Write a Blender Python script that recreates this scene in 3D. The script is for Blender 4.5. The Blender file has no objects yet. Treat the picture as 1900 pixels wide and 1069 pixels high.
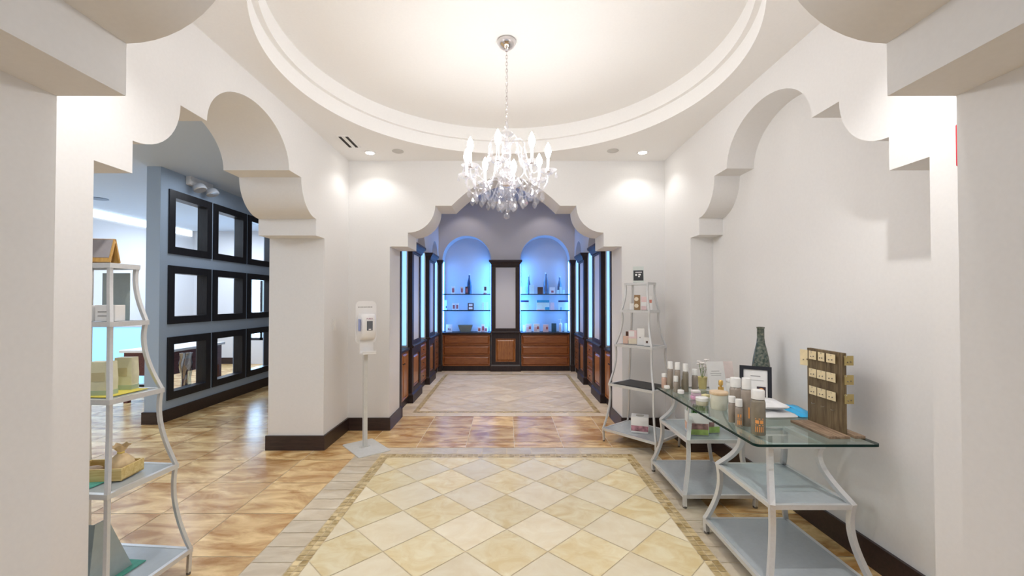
import bpy, bmesh, math, random
from mathutils import Vector, Matrix
random.seed(7)
PI = math.pi
SC = bpy.context.scene
COL = SC.collection

# ---------------------------------------------------------------- camera, world, exposure
cam_data = bpy.data.cameras.new('camera')
cam = bpy.data.objects.new('camera', cam_data)
COL.objects.link(cam)
FPX = 785.0
cam_data.sensor_fit = 'HORIZONTAL'
cam_data.sensor_width = 36.0
cam_data.lens = 36.0 * FPX / 1900.0
cam_data.shift_x = 10.0 / 1900.0
cam_data.shift_y = 11.0 / 1900.0
cam_data.clip_start = 0.02
cam.location = (0, 0, 1.5)
cam.rotation_euler = (PI / 2 + math.atan(11.5 / FPX), 0, 0)
SC.camera = cam

SC.view_settings.view_transform = 'Standard'
SC.view_settings.look = 'None'
SC.view_settings.gamma = 1.0
SC.view_settings.use_curve_mapping = False
SC.view_settings.exposure = 0.24
SC.cycles.use_denoising = True
SC.cycles.max_bounces = 10
SC.cycles.diffuse_bounces = 6
SC.cycles.glossy_bounces = 4
SC.cycles.transmission_bounces = 8
SC.cycles.transparent_max_bounces = 24
SC.cycles.caustics_reflective = False
SC.cycles.caustics_refractive = False
SC.cycles.sample_clamp_indirect = 4.0

world = bpy.data.worlds.new('world')
SC.world = world
world.use_nodes = True
world.node_tree.nodes['Background'].inputs[0].default_value = (0.94, 0.975, 1.0, 1)
world.node_tree.nodes['Background'].inputs[1].default_value = 0.46


def add_light(name, kind, loc, energy, color=(1, 1, 1), size=0.1, size_y=None, rot=(0, 0, 0), spot=None, blend=0.5):
    d = bpy.data.lights.new(name, kind)
    d.energy = energy
    d.color = color
    if kind == 'AREA':
        d.shape = 'RECTANGLE' if size_y else 'DISK'
        d.size = size
        if size_y:
            d.size_y = size_y
    else:
        d.shadow_soft_size = size
    if kind == 'SPOT':
        d.spot_size = spot
        d.spot_blend = blend
    o = bpy.data.objects.new(name, d)
    COL.objects.link(o)
    o.location = loc
    o.rotation_euler = rot
    return o


# added fill lights that give the side rooms a cool ambience (out of view)
for lx, ly, e, c in ((-4.4, 2.4, 34, (0.84, 0.91, 1.0)), (-3.4, 5.6, 10, (0.84, 0.91, 1.0)), (-5.9, 5.6, 60, (0.66, 0.82, 1.0)), (-6.0, 8.6, 60, (0.80, 0.88, 1.0))):
    add_light('side_room_fill', 'AREA', (lx, ly, 3.08), e, c, 1.0, 1.0)

# ---------------------------------------------------------------- materials
MATS = {}


def nodes_of(m):
    m.use_nodes = True
    return m.node_tree.nodes, m.node_tree.links


def mat(name, col, rough=0.5, metal=0.0, var=0.04, scale=30.0, bump=0.0, spec=0.5, coat=0.0):
    if name in MATS:
        return MATS[name]
    m = bpy.data.materials.new(name)
    n, l = nodes_of(m)
    b = n['Principled BSDF']
    tc = n.new('ShaderNodeTexCoord')
    nz = n.new('ShaderNodeTexNoise')
    nz.inputs['Scale'].default_value = scale
    nz.inputs['Detail'].default_value = 3
    l.new(tc.outputs['Object'], nz.inputs['Vector'])
    r = n.new('ShaderNodeValToRGB')
    r.color_ramp.elements[0].position = 0.3
    r.color_ramp.elements[1].position = 0.7
    r.color_ramp.elements[0].color = tuple(max(0, c * (1 - var)) for c in col) + (1,)
    r.color_ramp.elements[1].color = tuple(min(1, c * (1 + var)) for c in col) + (1,)
    l.new(nz.outputs['Fac'], r.inputs['Fac'])
    l.new(r.outputs['Color'], b.inputs['Base Color'])
    b.inputs['Roughness'].default_value = rough
    b.inputs['Metallic'].default_value = metal
    b.inputs['Specular IOR Level'].default_value = spec
    b.inputs['Coat Weight'].default_value = coat
    if bump:
        bp = n.new('ShaderNodeBump')
        bp.inputs['Strength'].default_value = bump
        bp.inputs['Distance'].default_value = 0.002
        l.new(nz.outputs['Fac'], bp.inputs['Height'])
        l.new(bp.outputs['Normal'], b.inputs['Normal'])
    MATS[name] = m
    return m


def wood(name, c1, c2, scale=6.0, axis='Z', rough=0.4, coat=0.2):
    if name in MATS:
        return MATS[name]
    m = bpy.data.materials.new(name)
    n, l = nodes_of(m)
    b = n['Principled BSDF']
    tc = n.new('ShaderNodeTexCoord')
    mp = n.new('ShaderNodeMapping')
    s = [9.0, 9.0, 9.0]
    s['XYZ'.index(axis)] = 0.9
    mp.inputs['Scale'].default_value = s
    l.new(tc.outputs['Object'], mp.inputs['Vector'])
    nz = n.new('ShaderNodeTexNoise')
    nz.inputs['Scale'].default_value = scale
    nz.inputs['Detail'].default_value = 6
    nz.inputs['Distortion'].default_value = 1.2
    l.new(mp.outputs['Vector'], nz.inputs['Vector'])
    r = n.new('ShaderNodeValToRGB')
    r.color_ramp.elements[0].position = 0.3
    r.color_ramp.elements[1].position = 0.72
    r.color_ramp.elements[0].color = c1 + (1,)
    r.color_ramp.elements[1].color = c2 + (1,)
    l.new(nz.outputs['Fac'], r.inputs['Fac'])
    l.new(r.outputs['Color'], b.inputs['Base Color'])
    b.inputs['Roughness'].default_value = rough
    b.inputs['Coat Weight'].default_value = coat
    MATS[name] = m
    return m


def emit(name, col, strength):
    if name in MATS:
        return MATS[name]
    m = bpy.data.materials.new(name)
    n, l = nodes_of(m)
    b = n['Principled BSDF']
    b.inputs['Base Color'].default_value = col + (1,)
    b.inputs['Emission Color'].default_value = col + (1,)
    b.inputs['Emission Strength'].default_value = strength
    MATS[name] = m
    return m


def clear(name, tint, gloss=0.12, rough=0.02, ior=1.45):
    """thin clear glass: light passes, the surface mirrors by fresnel"""
    if name in MATS:
        return MATS[name]
    m = bpy.data.materials.new(name)
    n, l = nodes_of(m)
    n.remove(n['Principled BSDF'])
    out = n['Material Output']
    t = n.new('ShaderNodeBsdfTransparent')
    t.inputs['Color'].default_value = tint + (1,)
    g = n.new('ShaderNodeBsdfGlossy')
    g.inputs['Roughness'].default_value = rough
    lw = n.new('ShaderNodeFresnel')
    lw.inputs['IOR'].default_value = ior
    ad = n.new('ShaderNodeMath')
    ad.operation = 'ADD'
    ad.use_clamp = True
    ad.inputs[1].default_value = gloss
    l.new(lw.outputs['Fac'], ad.inputs[0])
    ge = n.new('ShaderNodeNewGeometry')
    fr = n.new('ShaderNodeMath')
    fr.operation = 'SUBTRACT'
    fr.inputs[0].default_value = 1.0
    l.new(ge.outputs['Backfacing'], fr.inputs[1])
    ml = n.new('ShaderNodeMath')
    ml.operation = 'MULTIPLY'
    l.new(ad.outputs[0], ml.inputs[0])
    l.new(fr.outputs[0], ml.inputs[1])
    ad = ml
    mx = n.new('ShaderNodeMixShader')
    l.new(ad.outputs[0], mx.inputs[0])
    l.new(t.outputs[0], mx.inputs[1])
    l.new(g.outputs[0], mx.inputs[2])
    l.new(mx.outputs[0], out.inputs['Surface'])
    MATS[name] = m
    return m


def tile_mat(name, dark, light, streak=(1, 1, 1), scale=3.0, rough=0.25, lo=0.35, hi=0.68, detail=7):
    """stone tile: veins vary from tile to tile through a per-face number"""
    m = bpy.data.materials.new(name)
    n, l = nodes_of(m)
    b = n['Principled BSDF']
    geo = n.new('ShaderNodeNewGeometry')
    at = n.new('ShaderNodeAttribute')
    at.attribute_name = 'tile_number'
    sc = n.new('ShaderNodeVectorMath')
    sc.operation = 'MULTIPLY'
    sc.inputs[1].default_value = streak
    l.new(geo.outputs['Position'], sc.inputs[0])
    mul = n.new('ShaderNodeVectorMath')
    mul.operation = 'SCALE'
    mul.inputs[0].default_value = (13.7, 7.3, 3.1)
    l.new(at.outputs['Fac'], mul.inputs['Scale'])
    add = n.new('ShaderNodeVectorMath')
    l.new(sc.outputs[0], add.inputs[0])
    l.new(mul.outputs[0], add.inputs[1])
    nz = n.new('ShaderNodeTexNoise')
    nz.inputs['Scale'].default_value = scale
    nz.inputs['Detail'].default_value = detail
    nz.inputs['Roughness'].default_value = 0.6
    nz.inputs['Distortion'].default_value = 0.9
    l.new(add.outputs[0], nz.inputs['Vector'])
    r = n.new('ShaderNodeValToRGB')
    r.color_ramp.elements[0].position = lo
    r.color_ramp.elements[1].position = hi
    r.color_ramp.elements[0].color = dark + (1,)
    r.color_ramp.elements[1].color = light + (1,)
    l.new(nz.outputs['Fac'], r.inputs['Fac'])
    hs = n.new('ShaderNodeHueSaturation')
    mr = n.new('ShaderNodeMapRange')
    mr.inputs['To Min'].default_value = 0.9
    mr.inputs['To Max'].default_value = 1.08
    l.new(at.outputs['Fac'], mr.inputs['Value'])
    l.new(mr.outputs[0], hs.inputs['Value'])
    l.new(r.outputs['Color'], hs.inputs['Color'])
    l.new(hs.outputs['Color'], b.inputs['Base Color'])
    b.inputs['Roughness'].default_value = rough
    return m


WALL = mat('wall_paint', (0.79, 0.785, 0.785), 0.85, var=0.012, scale=60, bump=0.05)
CEIL = mat('ceiling_paint', (0.87, 0.865, 0.86), 0.9, var=0.01, scale=60, bump=0.04)
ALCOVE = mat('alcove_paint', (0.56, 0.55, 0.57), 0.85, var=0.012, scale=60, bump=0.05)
SIDE = mat('side_room_blue_lit', (0.38, 0.475, 0.60), 0.85, var=0.012, scale=60, bump=0.05)  # bluish light of the side room is put into this wall colour
SIDEL = mat('far_room_bright_lit', (0.66, 0.67, 0.69), 0.85, var=0.012, scale=60, bump=0.05)  # lighter wall colour stands in for brighter light behind the partition
SIDEC = mat('side_ceiling_blue_lit', (0.60, 0.69, 0.80), 0.9, var=0.01, scale=60, bump=0.05)  # bluish light on the ceiling is put into its colour
DARK = wood('espresso_wood', (0.012, 0.006, 0.007), (0.035, 0.017, 0.017), rough=0.5, coat=0.0)
BASEB = wood('baseboard_wood', (0.018, 0.010, 0.010), (0.045, 0.024, 0.022), axis='X', rough=0.4, coat=0.1)
BLACKW = wood('black_frame_wood', (0.006, 0.006, 0.009), (0.018, 0.017, 0.022), rough=0.4, coat=0.1)
HONEY = wood('honey_wood', (0.25, 0.075, 0.018), (0.48, 0.19, 0.055), axis='Z', rough=0.35, coat=0.3)
HONEYX = wood('honey_drawer_wood', (0.20, 0.055, 0.014), (0.38, 0.13, 0.036), axis='X', rough=0.35, coat=0.3)
FROST = mat('frosted_panel', (0.62, 0.62, 0.66), 0.45, var=0.02, scale=200)
SILVER = mat('silver_paint', (0.66, 0.665, 0.67), 0.38, 0.35, var=0.03, scale=80)
SHELFM = mat('grey_shelf_sheet', (0.42, 0.46, 0.49), 0.22, 0.0, var=0.03, scale=40)
CHROME = mat('chrome', (0.75, 0.72, 0.73), 0.12, 1.0, var=0.02)
WHITEP = mat('white_plastic', (0.82, 0.81, 0.81), 0.35, var=0.01)
WHITE = mat('white_card', (0.84, 0.83, 0.82), 0.6, var=0.015)
CRYSTAL = clear('crystal', (0.96, 0.96, 0.985), 0.16, 0.04, 1.6)
_n, _l = nodes_of(CRYSTAL)
_d = _n.new('ShaderNodeBsdfTranslucent')
_d.inputs['Color'].default_value = (0.95, 0.95, 0.97, 1)
_m = _n.new('ShaderNodeMixShader')
_m.inputs[0].default_value = 0.045
_l.new(_n['Material Output'].inputs['Surface'].links[0].from_socket, _m.inputs[1])
_l.new(_d.outputs[0], _m.inputs[2])
_l.new(_m.outputs[0], _n['Material Output'].inputs['Surface'])
GLASS = clear('shelf_glass', (0.93, 0.975, 0.965), 0.02)
TOPGLASS = clear('table_glass', (0.89, 0.955, 0.935), 0.05)
GEDGE = mat('glass_edge', (0.006, 0.028, 0.024), 0.4, var=0.1, spec=0.15)

# ---------------------------------------------------------------- mesh helpers


class B:
    """collects shapes, then links them as ONE mesh object"""

    def __init__(self):
        self.v = []
        self.f = []
        self.mi = []
        self.cur = 0
        self.M = None

    def add(self, verts, faces):
        o = len(self.v)
        if self.M is not None:
            verts = [tuple(self.M @ Vector(p)) for p in verts]
        self.v += [tuple(p) for p in verts]
        self.f += [tuple(i + o for i in f) for f in faces]
        self.mi += [self.cur] * len(faces)
        return self

    def box(self, x0, y0, z0, x1, y1, z1):
        v = [(x, y, z) for z in (z0, z1) for y in (y0, y1) for x in (x0, x1)]
        return self.add(v, [(0, 2, 3, 1), (4, 5, 7, 6), (0, 1, 5, 4), (2, 6, 7, 3), (0, 4, 6, 2), (1, 3, 7, 5)])

    def cbox(self, x0, y0, z0, x1, y1, z1, c=0.004):
        """box with chamfered edges"""
        bm = bmesh.new()
        bmesh.ops.create_cube(bm, size=1)
        for p in bm.verts:
            p.co = Vector(((x0 + x1) / 2 + p.co.x * (x1 - x0), (y0 + y1) / 2 + p.co.y * (y1 - y0), (z0 + z1) / 2 + p.co.z * (z1 - z0)))
        bmesh.ops.bevel(bm, geom=bm.edges[:], offset=c, segments=2, affect='EDGES', profile=0.5)
        bm.verts.index_update()
        self.add([p.co[:] for p in bm.verts], [[q.index for q in f.verts] for f in bm.faces])
        bm.free()
        return self

    def prism(self, poly, axis, t0, t1):
        """extrude a 2D outline along an axis; poly axes are the two others in order"""
        def P(a, b, t):
            return {'X': (t, a, b), 'Y': (a, t, b), 'Z': (a, b, t)}[axis]
        n = len(poly)
        v = [P(a, b, t0) for a, b in poly] + [P(a, b, t1) for a, b in poly]
        f = [tuple(range(n))[::-1], tuple(range(n, 2 * n))]
        f += [(i, (i + 1) % n, n + (i + 1) % n, n + i) for i in range(n)]
        return self.add(v, f)

    def lathe(self, prof, seg=24, c=(0, 0, 0), cap=True):
        v = []
        f = []
        n = len(prof)
        for i in range(seg):
            a = 2 * PI * i / seg
            for r, z in prof:
                v.append((c[0] + r * math.cos(a), c[1] + r * math.sin(a), c[2] + z))
        for i in range(seg):
            j = (i + 1) % seg
            for k in range(n - 1):
                f.append((i * n + k, j * n + k, j * n + k + 1, i * n + k + 1))
        if cap:
            f.append(tuple(i * n for i in range(seg))[::-1])
            f.append(tuple(i * n + n - 1 for i in range(seg)))
        return self.add(v, f)

    def tube(self, pts, r, seg=8, square=False, caps=True):
        pts = [Vector(p) for p in pts]
        rr = r if isinstance(r, (list, tuple)) else [r] * len(pts)
        v = []
        f = []
        seg = 4 if square else seg
        ref = None
        for i, p in enumerate(pts):
            d = (pts[min(i + 1, len(pts) - 1)] - pts[max(i - 1, 0)]).normalized()
            if ref is None:
                ref = Vector((1, 0, 0)) if abs(d.x) < 0.8 else Vector((0, 1, 0))
                if square and abs(d.z) > 0.5:
                    ref = Vector((1, 0, 0))
            a = (ref - d * ref.dot(d)).normalized()
            ref = a
            b = d.cross(a)
            for k in range(seg):
                t = 2 * PI * k / seg + (PI / 4 if square else 0)
                q = rr[i] * (1.41421 if square else 1)
                v.append(p + a * math.cos(t) * q + b * math.sin(t) * q)
        for i in range(len(pts) - 1):
            for k in range(seg):
                k2 = (k + 1) % seg
                f.append((i * seg + k, i * seg + k2, (i + 1) * seg + k2, (i + 1) * seg + k))
        if caps:
            f.append(tuple(range(seg))[::-1])
            f.append(tuple(range((len(pts) - 1) * seg, len(pts) * seg)))
        return self.add(v, f)

    def ball(self, c, r, seg=12, rings=8, sz=1.0):
        return self.lathe([(max(1e-4, r * math.sin(PI * i / rings)), -r * sz * math.cos(PI * i / rings)) for i in range(rings + 1)], seg, c, cap=False)

    def mats(self, k):
        self.cur = k
        return self

    def build(self, name, materials, parent=None, smooth=None, loc=None, rotz=0):
        me = bpy.data.meshes.new(name)
        me.from_pydata(self.v, [], self.f)
        if not isinstance(materials, (list, tuple)):
            materials = [materials]
        for m in materials:
            me.materials.append(m)
        me.polygons.foreach_set('material_index', self.mi)
        bm = bmesh.new()
        bm.from_mesh(me)
        bmesh.ops.recalc_face_normals(bm, faces=bm.faces[:])
        bm.to_mesh(me)
        bm.free()
        if smooth is not None:
            me.polygons.foreach_set('use_smooth', [True] * len(me.polygons))
            me.set_sharp_from_angle(angle=math.radians(smooth))
        me.update()
        o = bpy.data.objects.new(name, me)
        COL.objects.link(o)
        if parent is not None:
            o.parent = parent
        if loc is not None:
            o.location = loc
        o.rotation_euler = (0, 0, rotz)
        return o


def tag(o, label, cat, group=None):
    o['label'] = label
    o['category'] = cat
    if group:
        o['group'] = group
    return o


def thing(name, label, cat, loc=(0, 0, 0), rotz=0, group=None):
    o = bpy.data.objects.new(name, None)
    o.empty_display_size = 0.05
    COL.objects.link(o)
    o.location = loc
    o.rotation_euler = (0, 0, rotz)
    return tag(o, label, cat, group)


def struct(o):
    o['kind'] = 'structure'
    return o


def copy_tree(o, parent=None):
    c = o.copy()
    COL.objects.link(c)
    if parent is not None:
        c.parent = parent
    for ch in list(o.children):
        copy_tree(ch, c)
    return c


def text_mesh(s, size, name, material, parent, loc, rot, extrude=0.0005, align='CENTER'):
    cu = bpy.data.curves.new(name, 'FONT')
    cu.body = s
    cu.size = size
    cu.align_x = align
    cu.align_y = 'CENTER'
    cu.extrude = extrude
    tmp = bpy.data.objects.new(name, cu)
    COL.objects.link(tmp)
    dg = bpy.context.evaluated_depsgraph_get()
    dg.update()
    me = bpy.data.meshes.new_from_object(tmp.evaluated_get(dg))
    bpy.data.objects.remove(tmp)
    me.materials.clear()
    me.materials.append(material)
    o = bpy.data.objects.new(name, me)
    COL.objects.link(o)
    o.parent = parent
    o.location = loc
    o.rotation_euler = rot
    return o


def arc(cx, cz, rx, rz, a0, a1, n):
    return [(cx + rx * math.cos(math.radians(a0 + (a1 - a0) * i / n)), cz + rz * math.sin(math.radians(a0 + (a1 - a0) * i / n))) for i in range(n + 1)]

# ================================================================ THE SETTING
ZC = 3.12          # lobby ceiling
ROOM_X = 1.835
Y0, Y1 = 1.28, 4.90


def arch_half(w1, w2, w3, w4, peak, pointed=False, zj=2.122, zs=2.283, zl=2.597):
    """right half of the stepped arch, from the jamb foot up to the crown"""
    p = [(w1, 0), (w1, zj), (w2, zj), (w2, zs)]
    for i in range(1, 13):
        t = PI / 2 * i / 12
        p.append((w2 - (w2 - w3) * math.sin(t), zl - (zl - zs) * math.cos(t)))
    p.append((w4, zl))
    for i in range(1, 17):
        t = i / 16
        if pointed:
            a, b, c = (w4, zl), (w4 - (peak - zl), peak), (0, peak)
            p.append(tuple((1 - t) ** 2 * a[k] + 2 * t * (1 - t) * b[k] + t * t * c[k] for k in (0, 1)))
        else:
            p.append((w4 * math.cos(PI / 2 * t), zl + (peak - zl) * math.sin(PI / 2 * t)))
    return p


def wall_with_arch(half, c, a0, a1, top):
    left = [(c - w, z) for w, z in half]
    right = [(c + w, z) for w, z in half[-2::-1]]
    return [(a0, 0)] + left + right + [(a1, 0), (a1, top), (a0, top)]


SIDE_ARCH = arch_half(1.193, 1.0, 0.70, 0.49, 2.945)
MAIN_ARCH = arch_half(1.345, 1.137, 0.82, 0.63, 2.95, True)

struct(B().prism(wall_with_arch(SIDE_ARCH, 3.065, Y0, Y1, 3.7), 'X', -2.39, -ROOM_X).build('wall_left', WALL, smooth=25))
struct(B().prism(wall_with_arch(SIDE_ARCH, 3.02, Y0, Y1, 3.7), 'X', ROOM_X, 2.06).build('wall_right', WALL, smooth=25))
struct(B().box(2.06, Y0, 0, 2.4, Y1, 3.7).build('wall_niche', WALL))
struct(B().prism(wall_with_arch(MAIN_ARCH, -0.01, -2.39, 2.4, 3.7), 'Y', Y1, 5.37).build('wall_front', WALL, smooth=25))
struct(B().prism(wall_with_arch(arch_half(1.37, 1.16, 0.83, 0.64, 2.95, True), 0.0, -7.4, 2.4, 3.7), 'Y', 0.72, Y0).build('wall_near', WALL, smooth=25))

# lobby ceiling with its round two-step recess
CY = 3.047
R1, R2 = 1.608, 1.572
N = 160
angs = sorted([2 * PI * i / N for i in range(N)] + [math.atan2(sy, sx) % (2 * PI) for sx, sy in
        ((ROOM_X, Y1 - CY), (-ROOM_X, Y1 - CY), (-ROOM_X, Y0 - CY), (ROOM_X, Y0 - CY))])


def rect_hit(a):
    dx, dy = math.cos(a), math.sin(a)
    t = 1e9
    if dx:
        t = min(t, (ROOM_X if dx > 0 else -ROOM_X) / dx)
    if dy:
        t = min(t, ((Y1 if dy > 0 else Y0) - CY) / dy)
    return dx * t, CY + dy * t


rings = [[rect_hit(a) + (ZC,) for a in angs]]
for r, z in ((R1, ZC), (R1, 3.25), (R2, 3.25), (R2, 3.385)):
    rings.append([(r * math.cos(a), CY + r * math.sin(a), z) for a in angs])
cb = B()
n = len(angs)
cb.add([p for rg in rings for p in rg],
       [(k * n + i, k * n + (i + 1) % n, (k + 1) * n + (i + 1) % n, (k + 1) * n + i) for k in range(len(rings) - 1) for i in range(n)]
       + [tuple(4 * n + i for i in range(n))])
struct(cb.build('ceiling', CEIL, smooth=25))

# alcove at the back: side walls and back wall with arched niches
NICHE_Y = ((5.47, 6.17), (6.85, 7.52), (8.165, 8.88))


def niche_wall(spans, a0, a1, spring, top):
    p = [(a0, 0)]
    for s0, s1 in spans:
        r = (s1 - s0) / 2
        p.append((s0, 0))
        p += arc((s0 + s1) / 2, spring, r, r, 180, 0, 20)
        p.append((s1, 0))
    return p + [(a1, 0), (a1, top), (a0, top)]


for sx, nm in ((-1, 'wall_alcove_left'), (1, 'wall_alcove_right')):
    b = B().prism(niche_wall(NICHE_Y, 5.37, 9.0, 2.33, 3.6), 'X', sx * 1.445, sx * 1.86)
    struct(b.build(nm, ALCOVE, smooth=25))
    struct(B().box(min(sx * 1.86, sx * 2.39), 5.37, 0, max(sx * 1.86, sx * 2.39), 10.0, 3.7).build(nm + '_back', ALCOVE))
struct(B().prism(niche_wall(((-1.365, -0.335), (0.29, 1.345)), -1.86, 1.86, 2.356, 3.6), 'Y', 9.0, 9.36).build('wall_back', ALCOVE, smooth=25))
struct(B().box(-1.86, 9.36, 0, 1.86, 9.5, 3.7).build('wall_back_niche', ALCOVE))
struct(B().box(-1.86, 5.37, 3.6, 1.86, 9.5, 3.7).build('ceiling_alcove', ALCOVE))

# room beside the lobby, seen through the left arch
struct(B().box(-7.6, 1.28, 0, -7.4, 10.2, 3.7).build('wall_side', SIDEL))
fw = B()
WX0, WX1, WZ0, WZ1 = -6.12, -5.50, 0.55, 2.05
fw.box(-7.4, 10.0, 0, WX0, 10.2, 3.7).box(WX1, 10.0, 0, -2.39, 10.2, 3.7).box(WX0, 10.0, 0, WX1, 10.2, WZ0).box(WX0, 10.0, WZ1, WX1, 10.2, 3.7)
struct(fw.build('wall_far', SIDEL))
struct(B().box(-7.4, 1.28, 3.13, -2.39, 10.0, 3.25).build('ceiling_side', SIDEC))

# partition with nine framed square openings
COLS = ((5.25, 6.01), (6.05, 6.815), (6.855, 7.65))
ROWS = ((0.255, 1.037), (1.20, 1.935), (2.082, 2.888))
PX0, PX1 = -4.38, -4.21
e = 0.03
pw = B()
pw.box(PX0, 5.13, 0, PX1, COLS[0][0] + e, 3.13).box(PX0, COLS[2][1] - e, 0, PX1, 10.0, 3.13)
for (c0, c1), nxt in zip(COLS, COLS[1:] + (None,)):
    zs = [0.0] + [v for r in ROWS for v in (r[0] + e, r[1] - e)] + [3.13]
    for k in range(0, 8, 2):
        pw.box(PX0, c0 + e, zs[k], PX1, c1 - e, zs[k + 1])
    if nxt:
        pw.box(PX0, c1 - e, 0, PX1, nxt[0] + e, 3.13)
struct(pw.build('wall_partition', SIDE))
k = 0
for c0, c1 in COLS:
    for r0, r1 in ROWS[::-1]:
        k += 1
        w = 0.095
        b = B()
        xa, xb = PX0 + 0.05, PX1 + 0.018
        b.box(xa, c0, r0, xb, c1, r0 + w).box(xa, c0, r1 - w, xb, c1, r1)
        b.box(xa, c0, r0 + w, xb, c0 + w, r1 - w).box(xa, c1 - w, r0 + w, xb, c1, r1 - w)
        struct(b.build('window_%d' % k, BLACKW))

# daylight window in the far wall
DAY = emit('daylight_pane', (0.45, 0.70, 1.0), 14.0)
wn = B()
for x0, x1 in ((WX0, WX0 + 0.06), ((WX0 + WX1) / 2 - 0.03, (WX0 + WX1) / 2 + 0.03), (WX1 - 0.06, WX1)):
    wn.box(x0, 10.02, WZ0, x1, 10.08, WZ1)
wn.box(WX0, 10.02, WZ0, WX1, 10.08, WZ0 + 0.06).box(WX0, 10.02, WZ1 - 0.06, WX1, 10.08, WZ1).box(WX0, 10.02, 1.1, WX1, 10.08, 1.15)
wo = struct(wn.build('window_10', BLACKW))
B().box(WX0, 10.09, WZ0, WX1, 10.11, WZ1).build('pane', DAY, wo)

# baseboards
bh, bt = 0.145, 0.018
bb = B()
bb.box(-ROOM_X, 4.258 - 0.0, 0, -ROOM_X + bt, Y1 - bt, bh)
bb.box(-2.39 - bt, 4.258 - bt, 0, -ROOM_X + bt, 4.258, bh)
struct(bb.build('baseboard_left', BASEB))
bb = B()
bb.box(-ROOM_X, Y1 - bt, 0, -1.355 + bt, Y1, bh).box(-1.355, Y1, 0, -1.355 + bt, 5.37, bh)
bb.box(1.335 - bt, Y1 - bt, 0, ROOM_X, Y1, bh).box(1.335 - bt, Y1, 0, 1.335, 5.37, bh)
struct(bb.build('baseboard_front', BASEB))
bb = B()
bb.box(ROOM_X - bt, 4.213, 0, ROOM_X, Y1 - bt, bh).box(ROOM_X - bt, 4.213 - bt, 0, 2.06 - bt, 4.213, bh)
bb.box(2.06 - bt, 1.845, 0, 2.06, 4.213, bh)
struct(bb.build('baseboard_right', BASEB))
bb = B()
bb.box(PX1, 5.13 - bt, 0, PX1 + bt, 10.0, bh).box(PX0 - bt, 5.13 - bt, 0, PX1, 5.13, bh).box(PX0 - bt, 5.13, 0, PX0, 10.0, bh)
struct(bb.build('baseboard_partition', BASEB))
bb = B()
bb.box(-7.4, 1.3, 0, -7.4 + bt, 10.0, bh).box(-7.38, 10.0 - bt, 0, WX0, 10.0, bh).box(WX1, 10.0 - bt, 0, PX0 - 0.02, 10.0, bh)
struct(bb.build('baseboard_side', BASEB))

# ---------------------------------------------------------------- floor: every tile a face
TAN = tile_mat('tan_stone_tile', (0.42, 0.205, 0.06), (0.92, 0.67, 0.34), (0.75, 1.8, 1), 3.6, 0.27, 0.36, 0.66)
YEL = tile_mat('yellow_stone_tile', (0.77, 0.61, 0.32), (0.89, 0.79, 0.54), (1, 1.3, 1), 6.0, 0.28, 0.36, 0.66)
CRM = tile_mat('cream_stone_tile', (0.82, 0.70, 0.48), (0.90, 0.81, 0.61), (1, 1.3, 1), 5.0, 0.28)
STR = tile_mat('strip_stone_tile', (0.56, 0.46, 0.33), (0.74, 0.65, 0.51), (0.8, 2.2, 1), 4.0, 0.30)
MOS = tile_mat('mosaic_stone_tile', (0.36, 0.24, 0.08), (0.80, 0.64, 0.36), (1, 1, 1), 9.0, 0.30, 0.3, 0.7, 2)
PAL = tile_mat('pale_stone_tile', (0.66, 0.52, 0.36), (0.84, 0.72, 0.55), (0.8, 1.8, 1), 4.0, 0.42)
GRT = mat('grout', (0.74, 0.63, 0.44), 0.8, var=0.06, scale=40)
fv, ff, fm, fr = [], [], [], []


def tile(poly, m):
    o = len(fv)
    fv.extend((x, y, 0.0) for x, y in poly)
    ff.append(tuple(range(o, o + len(poly))))
    fm.append(m)
    fr.append(random.random())


def rect_tile(x0, y0, x1, y1, m, g=0.003):
    if x1 - x0 > 3 * g and y1 - y0 > 3 * g:
        tile([(x0 + g, y0 + g), (x1 - g, y0 + g), (x1 - g, y1 - g), (x0 + g, y1 - g)], m)


def clip(poly, x0, y0, x1, y1):
    for ax, lim, sg in ((0, x0, 1), (0, x1, -1), (1, y0, 1), (1, y1, -1)):
        out = []
        for i, p in enumerate(poly):
            q = poly[(i + 1) % len(poly)]
            a, b = (p[ax] - lim) * sg, (q[ax] - lim) * sg
            if a >= 0:
                out.append(p)
            if (a >= 0) != (b >= 0):
                t = a / (a - b)
                out.append((p[0] + (q[0] - p[0]) * t, p[1] + (q[1] - p[1]) * t))
        poly = out
        if not poly:
            return []
    return poly


def diamonds(x0, y0, x1, y1, ox, oy, D, mats_):
    h = D / 2 - 0.0045
    for i in range(-40, 41):
        for j in range(-40, 41):
            for s in (0, 1):
                cx, cy = ox + (i + s / 2) * D, oy + (j + s / 2) * D
                if cx < x0 - D or cx > x1 + D or cy < y0 - D or cy > y1 + D:
                    continue
                p = clip([(cx - h, cy), (cx, cy - h), (cx + h, cy), (cx, cy + h)], x0 + .003, y0 + .003, x1 - .003, y1 - .003)
                if len(p) > 2:
                    tile(p, mats_[s])


def cells(x0, y0, x1, y1, sx, sy, m, g=0.003, off=0.0):
    nx = max(1, round((x1 - x0) / sx))
    ny = max(1, round((y1 - y0) / sy))
    dx, dy = (x1 - x0) / nx, (y1 - y0) / ny
    for i in range(nx):
        for j in range(ny):
            rect_tile(x0 + i * dx, y0 + j * dy, x0 + (i + 1) * dx, y0 + (j + 1) * dy, m, g)


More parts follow.
